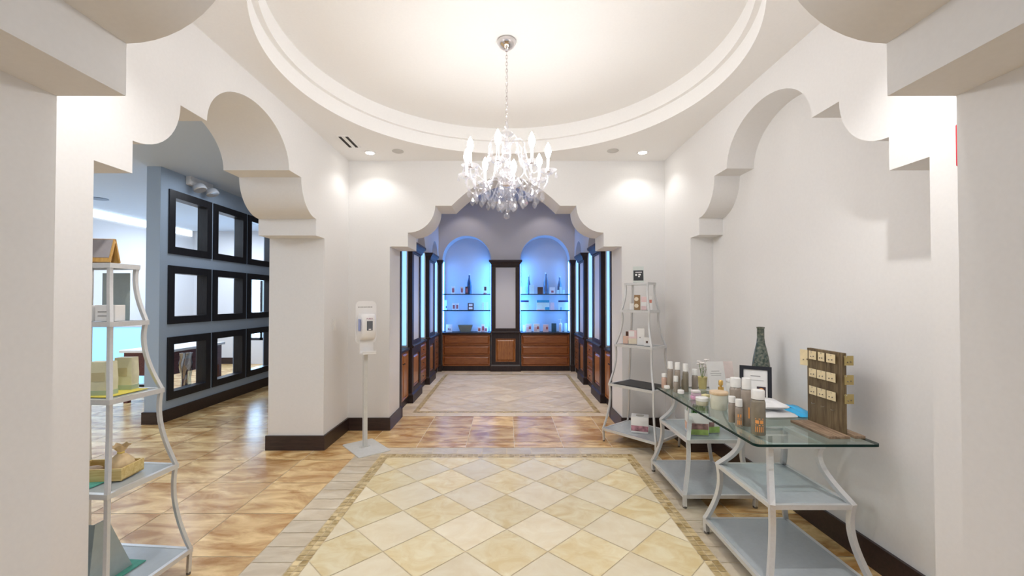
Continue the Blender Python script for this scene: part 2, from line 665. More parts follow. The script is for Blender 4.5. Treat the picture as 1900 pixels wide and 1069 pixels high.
def subtract(r, h):
    x0, y0, x1, y1 = r
    a0, b0, a1, b1 = h
    if a0 >= x1 or a1 <= x0 or b0 >= y1 or b1 <= y0:
        return [r]
    out = []
    if b0 > y0:
        out.append((x0, y0, x1, b0))
    if b1 < y1:
        out.append((x0, b1, x1, y1))
    ya, yb = max(y0, b0), min(y1, b1)
    if a0 > x0:
        out.append((x0, ya, a0, yb))
    if a1 < x1:
        out.append((a1, ya, x1, yb))
    return out


TAN_I, YEL_I, CRM_I, STR_I, MOS_I, PAL_I = 1, 2, 3, 4, 5, 6


def framed(fx, fy0, fy1, mw, sx, sy0, sy1, ox, oy, D, mats_, strip):
    """a diamond field inside a double mosaic row inside a band of plain tiles"""
    diamonds(-fx, fy0, fx, fy1, ox, oy, D, mats_)
    mx, my0, my1 = fx + mw, fy0 - mw, fy1 + mw
    h = mw / 2
    for x in (-mx, -mx + h, fx, fx + h):
        cells(x, fy0, x + h, fy1, h, 0.05, MOS_I, 0.002)
    for y in (my0, my0 + h, fy1, fy1 + h):
        cells(-mx, y, mx, y + h, 0.05, h, MOS_I, 0.002)
    cells(-sx, my0, -mx, my1, sx, 0.16, strip)
    cells(mx, my0, sx, my1, sx, 0.16, strip)
    if sy0 < my0:
        cells(-sx, sy0, sx, my0, 0.24, 1, strip)
    if sy1 > my1:
        cells(-sx, my1, sx, sy1, 0.24, 1, strip)


framed(1.135, 2.06, 4.056, 0.085, 1.46, 1.80, 4.322, 0.0, 2.79 + 0.246, 0.492, (YEL_I, CRM_I), STR_I)
framed(1.185, 5.73, 8.52, 0.07, 1.52, 5.488, 8.98, 0.0, 6.0, 0.492, (PAL_I, PAL_I), PAL_I)
HOLES = ((-1.46, 1.80, 1.46, 4.322), (-1.52, 5.488, 1.52, 8.98))
S = 0.5
for i in range(-16, 6):
    for j in range(-12, 13):
        x0, y0 = 0.08 + i * S, 4.494 + j * S
        rs = [(x0, y0, x0 + S, y0 + S)]
        for h in HOLES:
            rs = [q for r in rs for q in subtract(r, h)]
        for r in rs:
            rect_tile(*r, TAN_I)
o = len(fv)
fv.extend([(-8, -1.6, -0.0025), (2.9, -1.6, -0.0025), (2.9, 10.5, -0.0025), (-8, 10.5, -0.0025)])
ff.append((o, o + 1, o + 2, o + 3))
fm.append(0)
fr.append(0.5)
me = bpy.data.meshes.new('floor')
me.from_pydata(fv, [], ff)
for m in (GRT, TAN, YEL, CRM, STR, MOS, PAL):
    me.materials.append(m)
me.polygons.foreach_set('material_index', fm)
at = me.attributes.new('tile_number', 'FLOAT', 'FACE')
at.data.foreach_set('value', fr)
me.update()
fo = bpy.data.objects.new('floor', me)
COL.objects.link(fo)
struct(fo)

# ================================================================ LAMPS
LENS = emit('downlight_lens', (1.0, 0.95, 0.86), 30.0)


def downlight(x, y, label, watts):
    t = thing('recessed_downlight', label, 'ceiling light', (x, y, ZC - 0.008), 0, 'round downlights in the lobby ceiling')
    B().lathe([(0.045, 0.006), (0.047, 0), (0.066, 0.001), (0.068, 0.008), (0.045, 0.008)], 24, cap=False).build('trim', WHITEP, t, 40)
    B().lathe([(0.0001, 0.004), (0.045, 0.004)], 24, cap=False).build('lens', LENS, t)
    l = add_light('downlight_beam', 'SPOT', (0, 0, -0.012), watts, (1.0, 0.98, 0.96), 0.025, spot=math.radians(125), blend=0.6)
    l.parent = t


downlight(-1.50, 4.62, 'glowing round downlight in the ceiling left of the chandelier', 7)
downlight(1.49, 4.61, 'glowing round downlight in the ceiling right of the chandelier', 7)
downlight(-1.34, 1.42, 'round downlight over the near left corner of the lobby', 42)
downlight(1.31, 1.40, 'round downlight over the near right corner of the lobby', 60)

for x, y, w in ((-1.18, 4.57, 'left'), (1.15, 4.555, 'right')):
    o = B().lathe([(0.0001, 0.012), (0.058, 0.012), (0.062, 0.006), (0.052, 0), (0.0001, 0)], 24, (x, y, ZC - 0.012)).build('ceiling_cover', mat('grey_cover', (0.55, 0.54, 0.52), 0.6), smooth=40)
    tag(o, 'small grey round cover in the ceiling beside the %s glowing downlight' % w, 'ceiling cover', 'unlit round covers in the lobby ceiling')
t = thing('ceiling_vent', 'black two-slot air vent in the lobby ceiling near the left wall', 'vent', (-1.615, 4.30, ZC - 0.006))
B().box(-0.07, -0.16, 0, 0.07, 0.16, 0.006).build('vent_plate', CEIL, t)
for x in (-0.034, 0.034):
    B().box(x - 0.014, -0.145, -0.002, x + 0.014, 0.145, 0.001).build('slot', mat('vent_black', (0.015, 0.012, 0.01), 0.7), t)

# two lamps above the back cabinets, then added fill lights (all out of view)
for x in (-0.85, 0.8):
    add_light('alcove_lamp_and_fill', 'SPOT', (x, 8.45, 3.58), 9, (1.0, 0.88, 0.84), 0.05, rot=(math.radians(18), 0, 0), spot=math.radians(95), blend=0.5)
add_light('alcove_lamp_and_fill', 'AREA', (0, 7.0, 3.58), 14, (1.0, 0.95, 0.90), 1.2, 1.2)  # unseen area light added for warm ambience in the alcove
for y in (6.3, 7.6):
    add_light('alcove_lamp_and_fill', 'SPOT', (0, y, 3.57), 110, (1.0, 0.92, 0.82), 0.12, spot=math.radians(84), blend=0.4)  # unseen spots added to brighten the alcove floor

# blue light strips inside every niche
LED = emit('blue_led', (0.08, 0.36, 1.0), 13.0)
LED2 = emit('pale_blue_led', (0.30, 0.60, 1.0), 1.05)


def strip(x0, y0, z0, x1, y1, z1, m, label):
    tag(B().box(x0, y0, z0, x1, y1, z1).build('light_strip', m), label, 'light strip', 'blue light strips in the niches')


LED3 = emit('dim_blue_led', (0.10, 0.38, 1.0), 8.0)
for x, m, w in ((-1.362, LED3, 'left edge of the back left niche'), (-0.341, LED, 'right edge of the back left niche'), (0.293, LED, 'left edge of the back right niche'), (1.339, LED3, 'right edge of the back right niche')):
    strip(x, 9.03, 0.84, x + 0.003, 9.30 if m is LED else 9.20, 2.33, m, 'vertical blue light strip at the ' + w)
for sx, sd in ((-1, 'left'), (1, 'right')):
    for (a, b), w in zip(NICHE_Y, ('nearest', 'middle', 'farthest')):
        xs = sorted((sx * 1.462, sx * 1.56))
        strip(xs[0], b - 0.006, 0.84, xs[1], b - 0.001, 2.33, LED2, 'thin vertical blue light strip in the %s %s side niche' % (w, sd))

COVE = emit('cove_glow', (0.93, 0.98, 1.0), 1.2)
tag(B().box(-7.395, 1.4, 2.99, -7.37, 9.9, 3.12).build('cove_light', COVE), 'long white glowing cove light along the far side room wall', 'cove light')
o = B().lathe([(0.0001, 0.012), (0.12, 0.012), (0.125, 0.006), (0.1, 0), (0.0001, 0)], 28, (-6.55, 6.77, 3.117)).build('ceiling_speaker', mat('blue_grey_grille', (0.25, 0.32, 0.42), 0.6), smooth=40)
tag(o, 'round blue-grey speaker grille in the side room ceiling', 'speaker')

# twin-head emergency light on the partition wall
t = thing('emergency_light', 'white emergency light with round head at the top of the partition wall', 'emergency light', (-4.19, 5.72, 3.045))
B().cbox(-0.02, -0.20, -0.03, 0.05, 0.24, 0.09, 0.015).build('housing', WHITEP, t, 40)
for y in (-0.12, 0.12):
    hd = B().lathe([(0.0001, 0), (0.05, 0), (0.075, 0.03), (0.08, 0.075), (0.07, 0.085), (0.0001, 0.08)], 20)
    hd.M = None
    h = hd.build('lamp_head', mat('lamp_head_grey', (0.6, 0.62, 0.66), 0.25, 0.3), t, 40)
    h.location = (0.09, y, -0.01)
    h.rotation_euler = (math.radians(180), math.radians(-25), 0)

# ---------------------------------------------------------------- chandelier
BULB = emit('bulb_glow', (1.0, 0.985, 0.975), 132.0)
ch = thing('chandelier', 'crystal chandelier with eight candle bulbs hanging from the round ceiling recess', 'chandelier', (0, CY, 0))
B().lathe([(0.066, 3.384), (0.068, 3.366), (0.056, 3.345), (0.036, 3.328), (0.014, 3.318), (0.008, 3.305)], 28).build('canopy', CHROME, ch, 40)
cb = B()
z = 3.305
k = 0
while z > 2.80:
    pts = []
    for i in range(11):
        a = 2 * PI * i / 10
        u, v = 0.0075 * math.cos(a), 0.016 * math.sin(a)
        pts.append((u, 0, z - 0.014 + v) if k % 2 else (0, u, z - 0.014 + v))
    cb.tube(pts, 0.0022, 5)
    z -= 0.025
    k += 1
cb.tube([(0, 0.004, 3.31), (0.004, 0, 3.1), (0, -0.004, 2.8)], 0.0018, 5)
cb.build('chain', CHROME, ch, 60)
B().lathe([(0.004, 2.80), (0.012, 2.785), (0.005, 2.77), (0.018, 2.755), (0.006, 2.74), (0.03, 2.725), (0.05, 2.705), (0.03, 2.69), (0.012, 2.68), (0.012, 2.60),
           (0.028, 2.585), (0.036, 2.56), (0.028, 2.535), (0.013, 2.52), (0.013, 2.46), (0.04, 2.44), (0.055, 2.405), (0.045, 2.37), (0.018, 2.345), (0.016, 2.33),
           (0.055, 2.315), (0.062, 2.295), (0.04, 2.265), (0.014, 2.245), (0.008, 2.225)], 20).build('column', CRYSTAL, ch, 50)
B().lathe([(0.02, 2.352), (0.034, 2.346), (0.036, 2.326), (0.02, 2.318)], 20).build('hub', CHROME, ch, 50)


def drop(s=1.0):
    return B().lathe([(0.0006, 0), (0.0035 * s, -0.004 * s), (0.001 * s, -0.009 * s), (0.005 * s, -0.016 * s), (0.0115 * s, -0.036 * s), (0.010 * s, -0.045 * s), (0.0006, -0.056 * s)], 6)


drop0 = drop(1.0).build('crystal_drop', CRYSTAL, ch)
drop_mesh = drop0.data
big_mesh = None
first = [True]


def add_drop(x, y, z, s=1.0):
    if first[0]:
        o = drop0
        first[0] = False
    else:
        o = drop0.copy()
        COL.objects.link(o)
        o.parent = ch
    o.location = (x, y, z)
    o.scale = (s, s, s)
    o.rotation_euler = (0, 0, random.random() * 3)


def beads(pts, r=0.0055, gap=1.9):
    b = B()
    pts = [Vector(p) for p in pts]
    acc = 0
    for p, q in zip(pts, pts[1:]):
        d = (q - p).length
        while acc <= d:
            b.ball(p.lerp(q, acc / d), r, 6, 4)
            acc += r * gap
        acc -= d
    return b.build('bead_strand', CRYSTAL, ch, 60)


RA = 0.30
arms = [math.radians(-101 + 45 * i) for i in range(8)]
for i, a in enumerate(arms):
    c, s = math.cos(a), math.sin(a)

    def P(r, z, c=c, s=s):
        return (r * c, r * s, z)
    pts = []
    ctrl = [(0.03, 2.335), (0.075, 2.375), (0.12, 2.365), (0.165, 2.31), (0.215, 2.272), (0.265, 2.29), (0.298, 2.345), (RA, 2.40)]
    for k in range(len(ctrl) - 1):
        p0 = ctrl[max(k - 1, 0)]
        p1, p2 = ctrl[k], ctrl[k + 1]
        p3 = ctrl[min(k + 2, len(ctrl) - 1)]
        for q in range(4):
            t = q / 4
            pts.append(P(*[0.5 * (2 * p1[d] + (p2[d] - p0[d]) * t + (2 * p0[d] - 5 * p1[d] + 4 * p2[d] - p3[d]) * t * t + (3 * p1[d] - p0[d] - 3 * p2[d] + p3[d]) * t ** 3) for d in (0, 1)]))
    pts.append(P(RA, 2.40))
    arm = B().tube(pts, 0.0065, 8).build('arm', CRYSTAL, ch, 60)
    B().lathe([(0.008, 2.39), (0.03, 2.398), (0.058, 2.415), (0.064, 2.422), (0.056, 2.418), (0.02, 2.405), (0.012, 2.412)], 16, P(RA, 0)).build('drip_dish', CRYSTAL, arm, 40)
    B().lathe([(0.016, 2.41), (0.017, 2.43), (0.012, 2.435)], 14, P(RA, 0)).build('candle_cup', CHROME, arm, 40)
    cdl = B().lathe([(0.0095, 2.43), (0.0095, 2.508), (0.007, 2.512)], 14, P(RA, 0)).build('candle', WHITEP, arm, 40)
    B().lathe([(0.007, 2.51), (0.012, 2.52), (0.0195, 2.54), (0.022, 2.56), (0.019, 2.582), (0.010, 2.602), (0.003, 2.616), (0.0005, 2.62)], 14, P(RA, 0)).build('bulb', BULB, cdl, 60)
    for k in range(4):
        f = a + 2 * PI * k / 4 + 0.4
        add_drop(RA * c + 0.06 * math.cos(f), RA * s + 0.06 * math.sin(f), 2.416, 0.92)
    # upper crown scroll with a strand down to the dish
    up = [P(0.012, 2.60), P(0.05, 2.655), P(0.10, 2.665), P(0.135, 2.625), P(0.128, 2.58)]
    B().tube(up, 0.005, 6).build('scroll', CRYSTAL, ch, 60)
    add_drop(*P(0.128, 2.578), 1.2)
    beads([P(0.128 + (RA - 0.07 - 0.128) * t, 2.60 - 0.17 * math.sin(PI / 2 * t) - 0.05 * math.sin(PI * t)) for t in [q / 10 for q in range(11)]])
    a2 = a + math.radians(45)
    m0 = Vector(P(RA - 0.05, 2.395))
    m1 = Vector(((RA - 0.05) * math.cos(a2), (RA - 0.05) * math.sin(a2), 2.395))
    beads([m0.lerp(m1, t) - Vector((0, 0, 0.10 * math.sin(PI * t))) for t in [q / 10 for q in range(11)]])
    am = a + math.radians(22.5)
    add_drop(0.225 * math.cos(am), 0.225 * math.sin(am), 2.29, 1.7)
    add_drop(0.17 * math.cos(a), 0.17 * math.sin(a), 2.285, 1.6)
    add_drop(0.12 * math.cos(am), 0.12 * math.sin(am), 2.265, 1.75)
    add_drop(0.06 * math.cos(a), 0.06 * math.sin(a), 2.235, 1.7)
    add_drop(0.27 * math.cos(am), 0.27 * math.sin(am), 2.315, 1.6)
    add_drop(0.255 * c, 0.255 * s, 2.28, 1.6)
    if i % 2 == 0:
        beads([(0.12 * math.cos(am), 0.12 * math.sin(am), 2.38), (0.12 * math.cos(am), 0.12 * math.sin(am), 2.27)])
beads([(0, 0, 2.225), (0, 0, 2.125)], 0.007)
B().ball((0, 0, 2.105), 0.022, 12, 8).build('ball_finial', CRYSTAL, ch)

# ================================================================ CABINETS


def ring_profile(b, w, d, prof):
    """moulding running round front and both sides of a w x d block (back stays flat); prof = (projection, z)"""
    v, f = [], []
    for e_, z in prof:
        v += [(-w / 2 - e_, d, z), (-w / 2 - e_, -e_, z), (w / 2 + e_, -e_, z), (w / 2 + e_, d, z)]
    n_ = len(prof)
    for k in range(n_ - 1):
        for i in range(4):
            j = (i + 1) % 4
            f.append((k * 4 + i, k * 4 + j, (k + 1) * 4 + j, (k + 1) * 4 + i))
    f.append((0, 3, 2, 1))
    f.append(tuple((n_ - 1) * 4 + i for i in range(4)))
    b.add(v, f)
    return b


def raised(b, x0, z0, x1, z1, y, d=0.012, m=0.03):
    """raised panel: flat back at y, field standing d proud with sloping margins"""
    v = [(x0, y, z0), (x1, y, z0), (x1, y, z1), (x0, y, z1),
         (x0, y - d * 0.6, z0), (x1, y - d * 0.6, z0), (x1, y - d * 0.6, z1), (x0, y - d * 0.6, z1),
         (x0 + m * .35, y - d * 0.6, z0 + m * .35), (x1 - m * .35, y - d * 0.6, z0 + m * .35), (x1 - m * .35, y - d * 0.6, z1 - m * .35), (x0 + m * .35, y - d * 0.6, z1 - m * .35),
         (x0 + m * .5, y, z0 + m * .5), (x1 - m * .5, y, z0 + m * .5), (x1 - m * .5, y, z1 - m * .5), (x0 + m * .5, y, z1 - m * .5),
         (x0 + m, y - d, z0 + m), (x1 - m, y - d, z0 + m), (x1 - m, y - d, z1 - m), (x0 + m, y - d, z1 - m)]
    f = []
    for k in range(4):
        for i in range(4):
            j = (i + 1) % 4
            f.append((k * 4 + i, k * 4 + j, k * 4 + 4 + j, k * 4 + 4 + i))
    f.append((16, 17, 18, 19))
    b.add(v, f)
    return b


def tall_cabinet(label, loc, rotz, w, d, stile=0.11, group='tall panelled cabinets'):
    t = thing('tall_cabinet', label, 'cabinet', loc, rotz, group)
    ring_profile(B(), w, d, [(0.0, 0), (0.0, 0.115), (-0.012, 0.13), (-0.02, 0.14)]).build('plinth', DARK, t)
    y = 0.02
    b = B()
    hw = w / 2 - 0.02
    b.box(-hw, y + 0.03, 0.14, hw, d, 2.23)
    for s in (-1, 1):
        xs = sorted((s * hw, s * (hw - stile + 0.02)))
        b.box(xs[0], y, 0.14, xs[1], y + 0.03, 2.23)
    hi = hw - stile + 0.02
    for z0, z1 in ((0.14, 0.20), (0.69, 0.80), (0.84, 0.905), (2.19, 2.23)):
        b.box(-hi, y, z0, hi, y + 0.03, z1)
    b.build('carcass', DARK, t)
    ring_profile(B(), w - 0.04, d, [(-0.02, 0.795), (-0.005, 0.80), (0.008, 0.812), (0.008, 0.828), (-0.004, 0.84), (-0.02, 0.845)]).build('waist_moulding', DARK, t)
    raised(B(), -hi, 0.20, hi, 0.69, y + 0.026, 0.016, 0.05).build('lower_panel', HONEY, t)
    B().box(-hi, y + 0.014, 0.905, hi, y + 0.024, 2.19).build('glass_panel', FROST, t)
    ring_profile(B(), w - 0.04, d, [(-0.02, 2.215), (0.0, 2.222), (0.004, 2.25), (0.012, 2.262), (0.022, 2.285), (0.042, 2.305), (0.05, 2.312), (0.05, 2.345)]).build('crown', DARK, t)
    return t


def base_cabinet(label, loc, rotz, w, d, kind, knobs=True):
    t = thing('base_cabinet', label, 'cabinet', loc, rotz, 'low wooden cabinets under the blue niches')
    b = B().box(-w / 2, 0.03, 0, w / 2, d, 0.10).box(-w / 2, 0.018, 0.10, w / 2, d, 0.775)
    b.build('carcass', DARK, t)
    B().cbox(-w / 2, -0.012, 0.775, w / 2, d, 0.812, 0.006).build('worktop', DARK, t, 40)
    if kind == 'drawers':
        zs = (0.105, 0.33, 0.55, 0.772)
        for z0, z1 in zip(zs, zs[1:]):
            dr = raised(B(), -w / 2 + 0.008, z0 + 0.004, w / 2 - 0.008, z1 - 0.004, 0.017, 0.016, 0.045).build('drawer', HONEYX, t)
            if knobs:
                B().lathe([(0.003, 0), (0.005, 0.008), (0.011, 0.014), (0.009, 0.022), (0.001, 0.024)], 12).build('knob', DARK, dr, 40).matrix_local = Matrix.Translation((0, 0.002, (z0 + z1) / 2)) @ Matrix.Rotation(PI / 2, 4, 'X')
    else:
        for s in (-1, 1):
            xs = sorted((s * 0.003, s * (w / 2 - 0.008)))
            dr = raised(B(), xs[0], 0.108, xs[1], 0.768, 0.017, 0.016, 0.05).build('door', HONEY, t)
            B().lathe([(0.003, 0), (0.005, 0.008), (0.011, 0.014), (0.009, 0.022), (0.001, 0.024)], 12).build('knob', DARK, dr, 40).matrix_local = Matrix.Translation((s * 0.03, 0.002, 0.62)) @ Matrix.Rotation(PI / 2, 4, 'X')
    return t


def corner_post(label, loc, rotz, w, d):
    t = thing('corner_post', label, 'cabinet post', loc, rotz, 'dark posts at the ends of the cabinets')
    ring_profile(B(), w, d, [(0, 0), (0, 0.115), (-0.01, 0.14)]).build('plinth', DARK, t)
    B().box(-w / 2 + 0.01, 0.01, 0.14, w / 2 - 0.01, d, 2.23).build('shaft', DARK, t)
    ring_profile(B(), w - 0.02, d, [(-0.02, 2.215), (0.0, 2.222), (0.012, 2.262), (0.036, 2.305), (0.04, 2.345)]).build('crown', DARK, t)


tall_cabinet('tall dark cabinet with pale panel in the centre of the back wall', (-0.022, 8.90, 0), 0, 0.64, 0.0995)
base_cabinet('low wooden drawer cabinet under the left niche of the back wall', (-0.854, 8.955, 0), 0, 1.015, 0.044, 'drawers', False)
base_cabinet('low wooden drawer cabinet under the right niche of the back wall', (0.82, 8.955, 0), 0, 1.03, 0.044, 'drawers', False)
# worktops run back into the niches
for x0, x1, w in ((-1.364, -0.336, 'left'), (0.291, 1.344, 'right')):
    o = B().box(x0, 9.0, 0.775, x1, 9.355, 0.812).build('niche_counter', DARK)
    tag(o, 'dark counter board inside the %s niche of the back wall' % w, 'counter', 'counters inside the back niches')
corner_post('slim dark post in the back left corner of the alcove', (-1.405, 8.90, 0), 0, 0.075, 0.0995)
corner_post('slim dark post in the back right corner of the alcove', (1.39, 8.90, 0), 0, 0.075, 0.0995)
for sx, sd in ((-1, 'left'), (1, 'right')):
    rz = PI / 2 if sx < 0 else -PI / 2
    off = 0.0
    for (y0, y1), w in zip(((6.17, 6.85), (7.52, 8.165)), ('nearer', 'farther')):
        tall_cabinet('tall dark cabinet with pale panel, %s of the two on the %s alcove wall' % (w, sd), (sx * 1.36 + off, (y0 + y1) / 2, 0), rz, y1 - y0, 0.0845, 0.13)
    for (y0, y1), w, kd in zip(((5.475, 6.165), (6.855, 7.515), (8.17, 8.87)), ('nearest', 'middle', 'farthest'), ('doors', 'drawers', 'drawers')):
        base_cabinet('low wooden cabinet with %s, %s of the three on the %s alcove wall' % (kd, w, sd), (sx * 1.418, (y0 + y1) / 2, 0), rz, y1 - y0, 0.0265, kd)
    for (y0, y1), w in zip(NICHE_Y, ('nearest', 'middle', 'farthest')):
        xs = sorted((sx * 1.446, sx * 1.855))
        o = B().box(xs[0], y0 + 0.003, 0.775, xs[1], y1 - 0.003, 0.812).build('niche_counter', DARK)
        tag(o, 'dark counter board inside the %s %s side niche' % (w, sd), 'counter', 'counters inside the side niches')
    corner_post('slim dark post at the front end of the %s alcove cabinets' % sd, (sx * 1.329 - 0.01, 5.425, 0), rz, 0.09, 0.10)
for (x0, x1), w in (((-1.36, -0.34), 'left'), ((0.295, 1.34), 'right')):
    for z, h in ((1.285, 'lower'), (1.632, 'upper')):
        strip(x0 + 0.02, 9.014, z - 0.0175, x1 - 0.02, 9.026, z - 0.0105, LED, 'thin blue light strip under the %s shelf of the %s back niche' % (h, w))
        b = B().box(x0, 9.012, z - 0.010, x1, 9.35, z)
        b.mats(1).box(x0, 9.005, z - 0.020, x1, 9.012, z + 0.001)
        o = b.build('glass_shelf', [GLASS, mat('blue_glass_edge', (0.01, 0.03, 0.08), 0.15)])
        tag(o, '%s glass shelf across the %s niche of the back wall' % (h, w), 'shelf', 'glass shelves in the back niches')

# ================================================================ METAL DISPLAY STANDS


def leg_curve(t, dip):
    return t ** 2.4 - dip * t * (1 - t) ** 2


def stand(t, tiers, dip, r, top_panel=True, panel=SHELFM, mats_by_tier=None):
    for i, (a, b_, z) in enumerate(tiers):
        fr = B()
        k = 0.010
        for s in (-1, 1):
            fr.box(-a - k, s * b_ - k, z - 0.024, a + k, s * b_ + k, z)
            fr.box(s * a - k, -b_ + k, z - 0.024, s * a + k, b_ - k, z)
        sh = fr.build('shelf', SILVER, t)
        if i or top_panel:
            m = (mats_by_tier or {}).get(i, panel)
            B().box(-a + k, -b_ + k, z - 0.010, a - k, b_ - k, z - 0.002).build('shelf_panel', m, sh)
    for sx in (-1, 1):
        for sy in (-1, 1):
            pts = []
            for (a0, b0, z0), (a1, b1, z1) in zip(tiers, tiers[1:]):
                n_ = 12
                for q in range(n_):
                    f = leg_curve(q / n_, dip)
                    pts.append((sx * (a0 + (a1 - a0) * f), sy * (b0 + (b1 - b0) * f), z0 - 0.004 + (z1 - z0) * q / n_))
            a, b_, z = tiers[-1]
            pts += [(sx * a, sy * b_, z), (sx * (a - 0.002), sy * (b_ - 0.002), z * 0.5), (sx * (a - 0.004), sy * (b_ - 0.004), 0.012)]
            lg = B().tube(pts, r, square=True).build('leg', SILVER, t)
            B().lathe([(r * 1.15, 0), (r * 1.25, 0.004), (r * 1.2, 0.014)], 10, (sx * (a - 0.004), sy * (b_ - 0.004), 0)).build('foot', mat('rubber_foot', (0.12, 0.11, 0.10), 0.7), lg, 40)


ET = [(0.132, 0.068, 1.682), (0.163, 0.092, 1.395), (0.213, 0.135, 1.033), (0.259, 0.180, 0.616), (0.306, 0.225, 0.141)]
BLKM = mat('black_mat', (0.012, 0.012, 0.014), 0.45)
etr = thing('display_stand', 'five-tier flared silver display stand beside the dark cabinets on the right', 'display stand', (1.398, 4.435, 0), -0.872)
stand(etr, ET, 1.2, 0.0085, True, SHELFM, {0: GLASS, 1: SHELFM})
etl = thing('display_stand', 'five-tier flared silver display stand standing in the left archway', 'display stand', (-2.061, 2.143, 0), -0.089)
stand(etl, ET, 1.2, 0.0085)

TB = [(0.14, 0.155, 0.736), (0.205, 0.27, 0.47), (0.258, 0.33, 0.095)]
FROSTG = clear('grey_green_shelf', (0.40, 0.46, 0.46), 0.06, 0.08)
ta = thing('table_base', 'two-shelf silver table base under the near end of the glass top', 'table', (1.542, 2.42, 0), 0, 'silver bases under the glass top')
stand(ta, TB, 1.3, 0.013, False)
tb = thing('table_base', 'two-shelf silver table base under the far end of the glass top', 'table', (1.542, 3.405, 0), 0, 'silver bases under the glass top')
stand(tb, TB, 1.3, 0.013, False)


def round_rect(x0, y0, x1, y1, r, n_=6):
    p = []
    for cx, cy, a in ((x1 - r, y1 - r, 0), (x0 + r, y1 - r, 90), (x0 + r, y0 + r, 180), (x1 - r, y0 + r, 270)):
        p += arc(cx, cy, r, r, a, a + 90, n_)
    return p


GX0, GX1, GY0, GY1 = 1.287, 1.945, 2.20, 3.665
TZ = 0.752
gt = thing('glass_tabletop', 'long clear glass tabletop with dark green edge lying on the silver bases', 'tabletop', (0, 0, 0))
inner = round_rect(GX0 + .002, GY0 + .002, GX1 - .002, GY1 - .002, 0.03)
B().prism(inner, 'Z', 0.7395, TZ).build('glass_sheet', TOPGLASS, gt)
op = round_rect(GX0, GY0, GX1, GY1, 0.032)
ip = round_rect(GX0 + .0035, GY0 + .0035, GX1 - .0035, GY1 - .0035, 0.0295)
n_ = len(op)
v = [(x, y, 0.7392) for x, y in op] + [(x, y, TZ + .0002) for x, y in op] + [(x, y, TZ + .0002) for x, y in ip] + [(x, y, 0.7392) for x, y in ip]
B().add(v, [(k * n_ + i, k * n_ + (i + 1) % n_, ((k + 1) % 4) * n_ + (i + 1) % n_, ((k + 1) % 4) * n_ + i) for k in range(4) for i in range(n_)]).build('edge', GEDGE, gt)

# ================================================================ GOODS
INK = mat('grey_ink', (0.35, 0.34, 0.34), 0.7)
ORANGE = mat('orange_ink', (0.85, 0.36, 0.10), 0.6)
LIQ = mat('taupe_bottle', (0.33, 0.28, 0.235), 0.22, var=0.06, coat=0.4)
LIQ2 = mat('olive_bottle', (0.23, 0.20, 0.15), 0.22, var=0.06, coat=0.4)
CAP = mat('white_cap', (0.85, 0.85, 0.84), 0.3)


def ink_lines(t, x0, x1, zs, y, m=INK, h=0.003):
    b = B()
    for z in zs:
        b.box(x0, y - 0.0006, z - h / 2, x1, y, z + h / 2)
    return b.build('print', m, t)


def pump_bottle(label, x, y, h, w, cap_h=0.045, m=LIQ, letters=None, shoulder=0.92, rz=0.0):
    t = thing('bottle', label, 'bottle', (x, y, TZ), rz, 'toiletry bottles on the glass top')
    r = w / 2
    hb = h - cap_h
    B().lathe([(0.0005, 0), (r * 0.94, 0), (r, 0.004), (r, hb - 0.018), (r * shoulder, hb - 0.006), (r * 0.72, hb), (0.0005, hb)], 20, cap=False).build('body', m, t, 40)
    cr = r * 0.92
    B().lathe([(cr, hb + 0.001), (cr, hb + cap_h * 0.86), (cr * 0.93, hb + cap_h), (0.0005, hb + cap_h)], 20, cap=False).build('cap', CAP, t, 40)
    if letters:
        lb = B()
        # rows of upright letter strokes wrapped round the front of the bottle
        for row, (z0, z1, n_, gap) in enumerate(letters):
            for k in range(n_):
                a = -PI / 2 - 0.55 + (k + 0.5) * 1.2 / n_
                aw = 1.2 / n_ * gap / 2
                vs = []
                for zz in (z0, z1):
                    for aa in (a - aw, a, a + aw):
                        vs.append(((r + 0.0006) * math.cos(aa), (r + 0.0006) * math.sin(aa), zz))
                lb.add(vs, [(0, 1, 4, 3), (1, 2, 5, 4)])
        lb.build('lettering', ORANGE, t)
    return t


S3 = [(0.02, 0.05, 5, 0.5), (0.055, 0.060, 1, 0.9), (0.066, 0.085, 2, 0.8), (0.09, 0.095, 1, 0.9)]
S2 = [(0.014, 0.040, 3, 0.6), (0.046, 0.05, 1, 0.8), (0.056, 0.075, 2, 0.6)]
pump_bottle('wide taupe bottle with white cap and orange letters, nearest of all on the glass', 1.406, 2.375, 0.246, 0.074, 0.05, LIQ2, S3, rz=-0.42)
pump_bottle('tall slim taupe bottle with white cap, tallest of the near cluster on glass', 1.432, 2.535, 0.283, 0.056, 0.066, LIQ, [(0.05, 0.115, 1, 0.25)], rz=-0.1)
pump_bottle('taupe bottle with broad white cap at the back of the near cluster', 1.458, 2.705, 0.253, 0.069, 0.058, LIQ)
pump_bottle('small taupe bottle with white cap and orange letters, nearer of the two small ones', 1.379, 2.521, 0.160, 0.042, 0.042, LIQ, S2, rz=-0.42)
pump_bottle('small taupe bottle with white cap half hidden behind its twin', 1.386, 2.61, 0.157, 0.043, 0.038, LIQ)
pump_bottle('tall taupe bottle with white cap, leftmost of the far row on glass', 1.376, 3.57, 0.231, 0.045, 0.06, LIQ)
pump_bottle('tall taupe bottle with white cap, second from left in the far row', 1.424, 3.535, 0.229, 0.045, 0.06, LIQ)
pump_bottle('tall taupe bottle with white cap, third from left in the far row', 1.462, 3.466, 0.228, 0.046, 0.062, LIQ2)
pump_bottle('short taupe bottle with white cap standing before the far row', 1.378, 3.455, 0.130, 0.038, 0.045, LIQ)
pump_bottle('medium taupe bottle with wide white cap, rightmost of the far row', 1.555, 3.507, 0.178, 0.048, 0.05, LIQ)
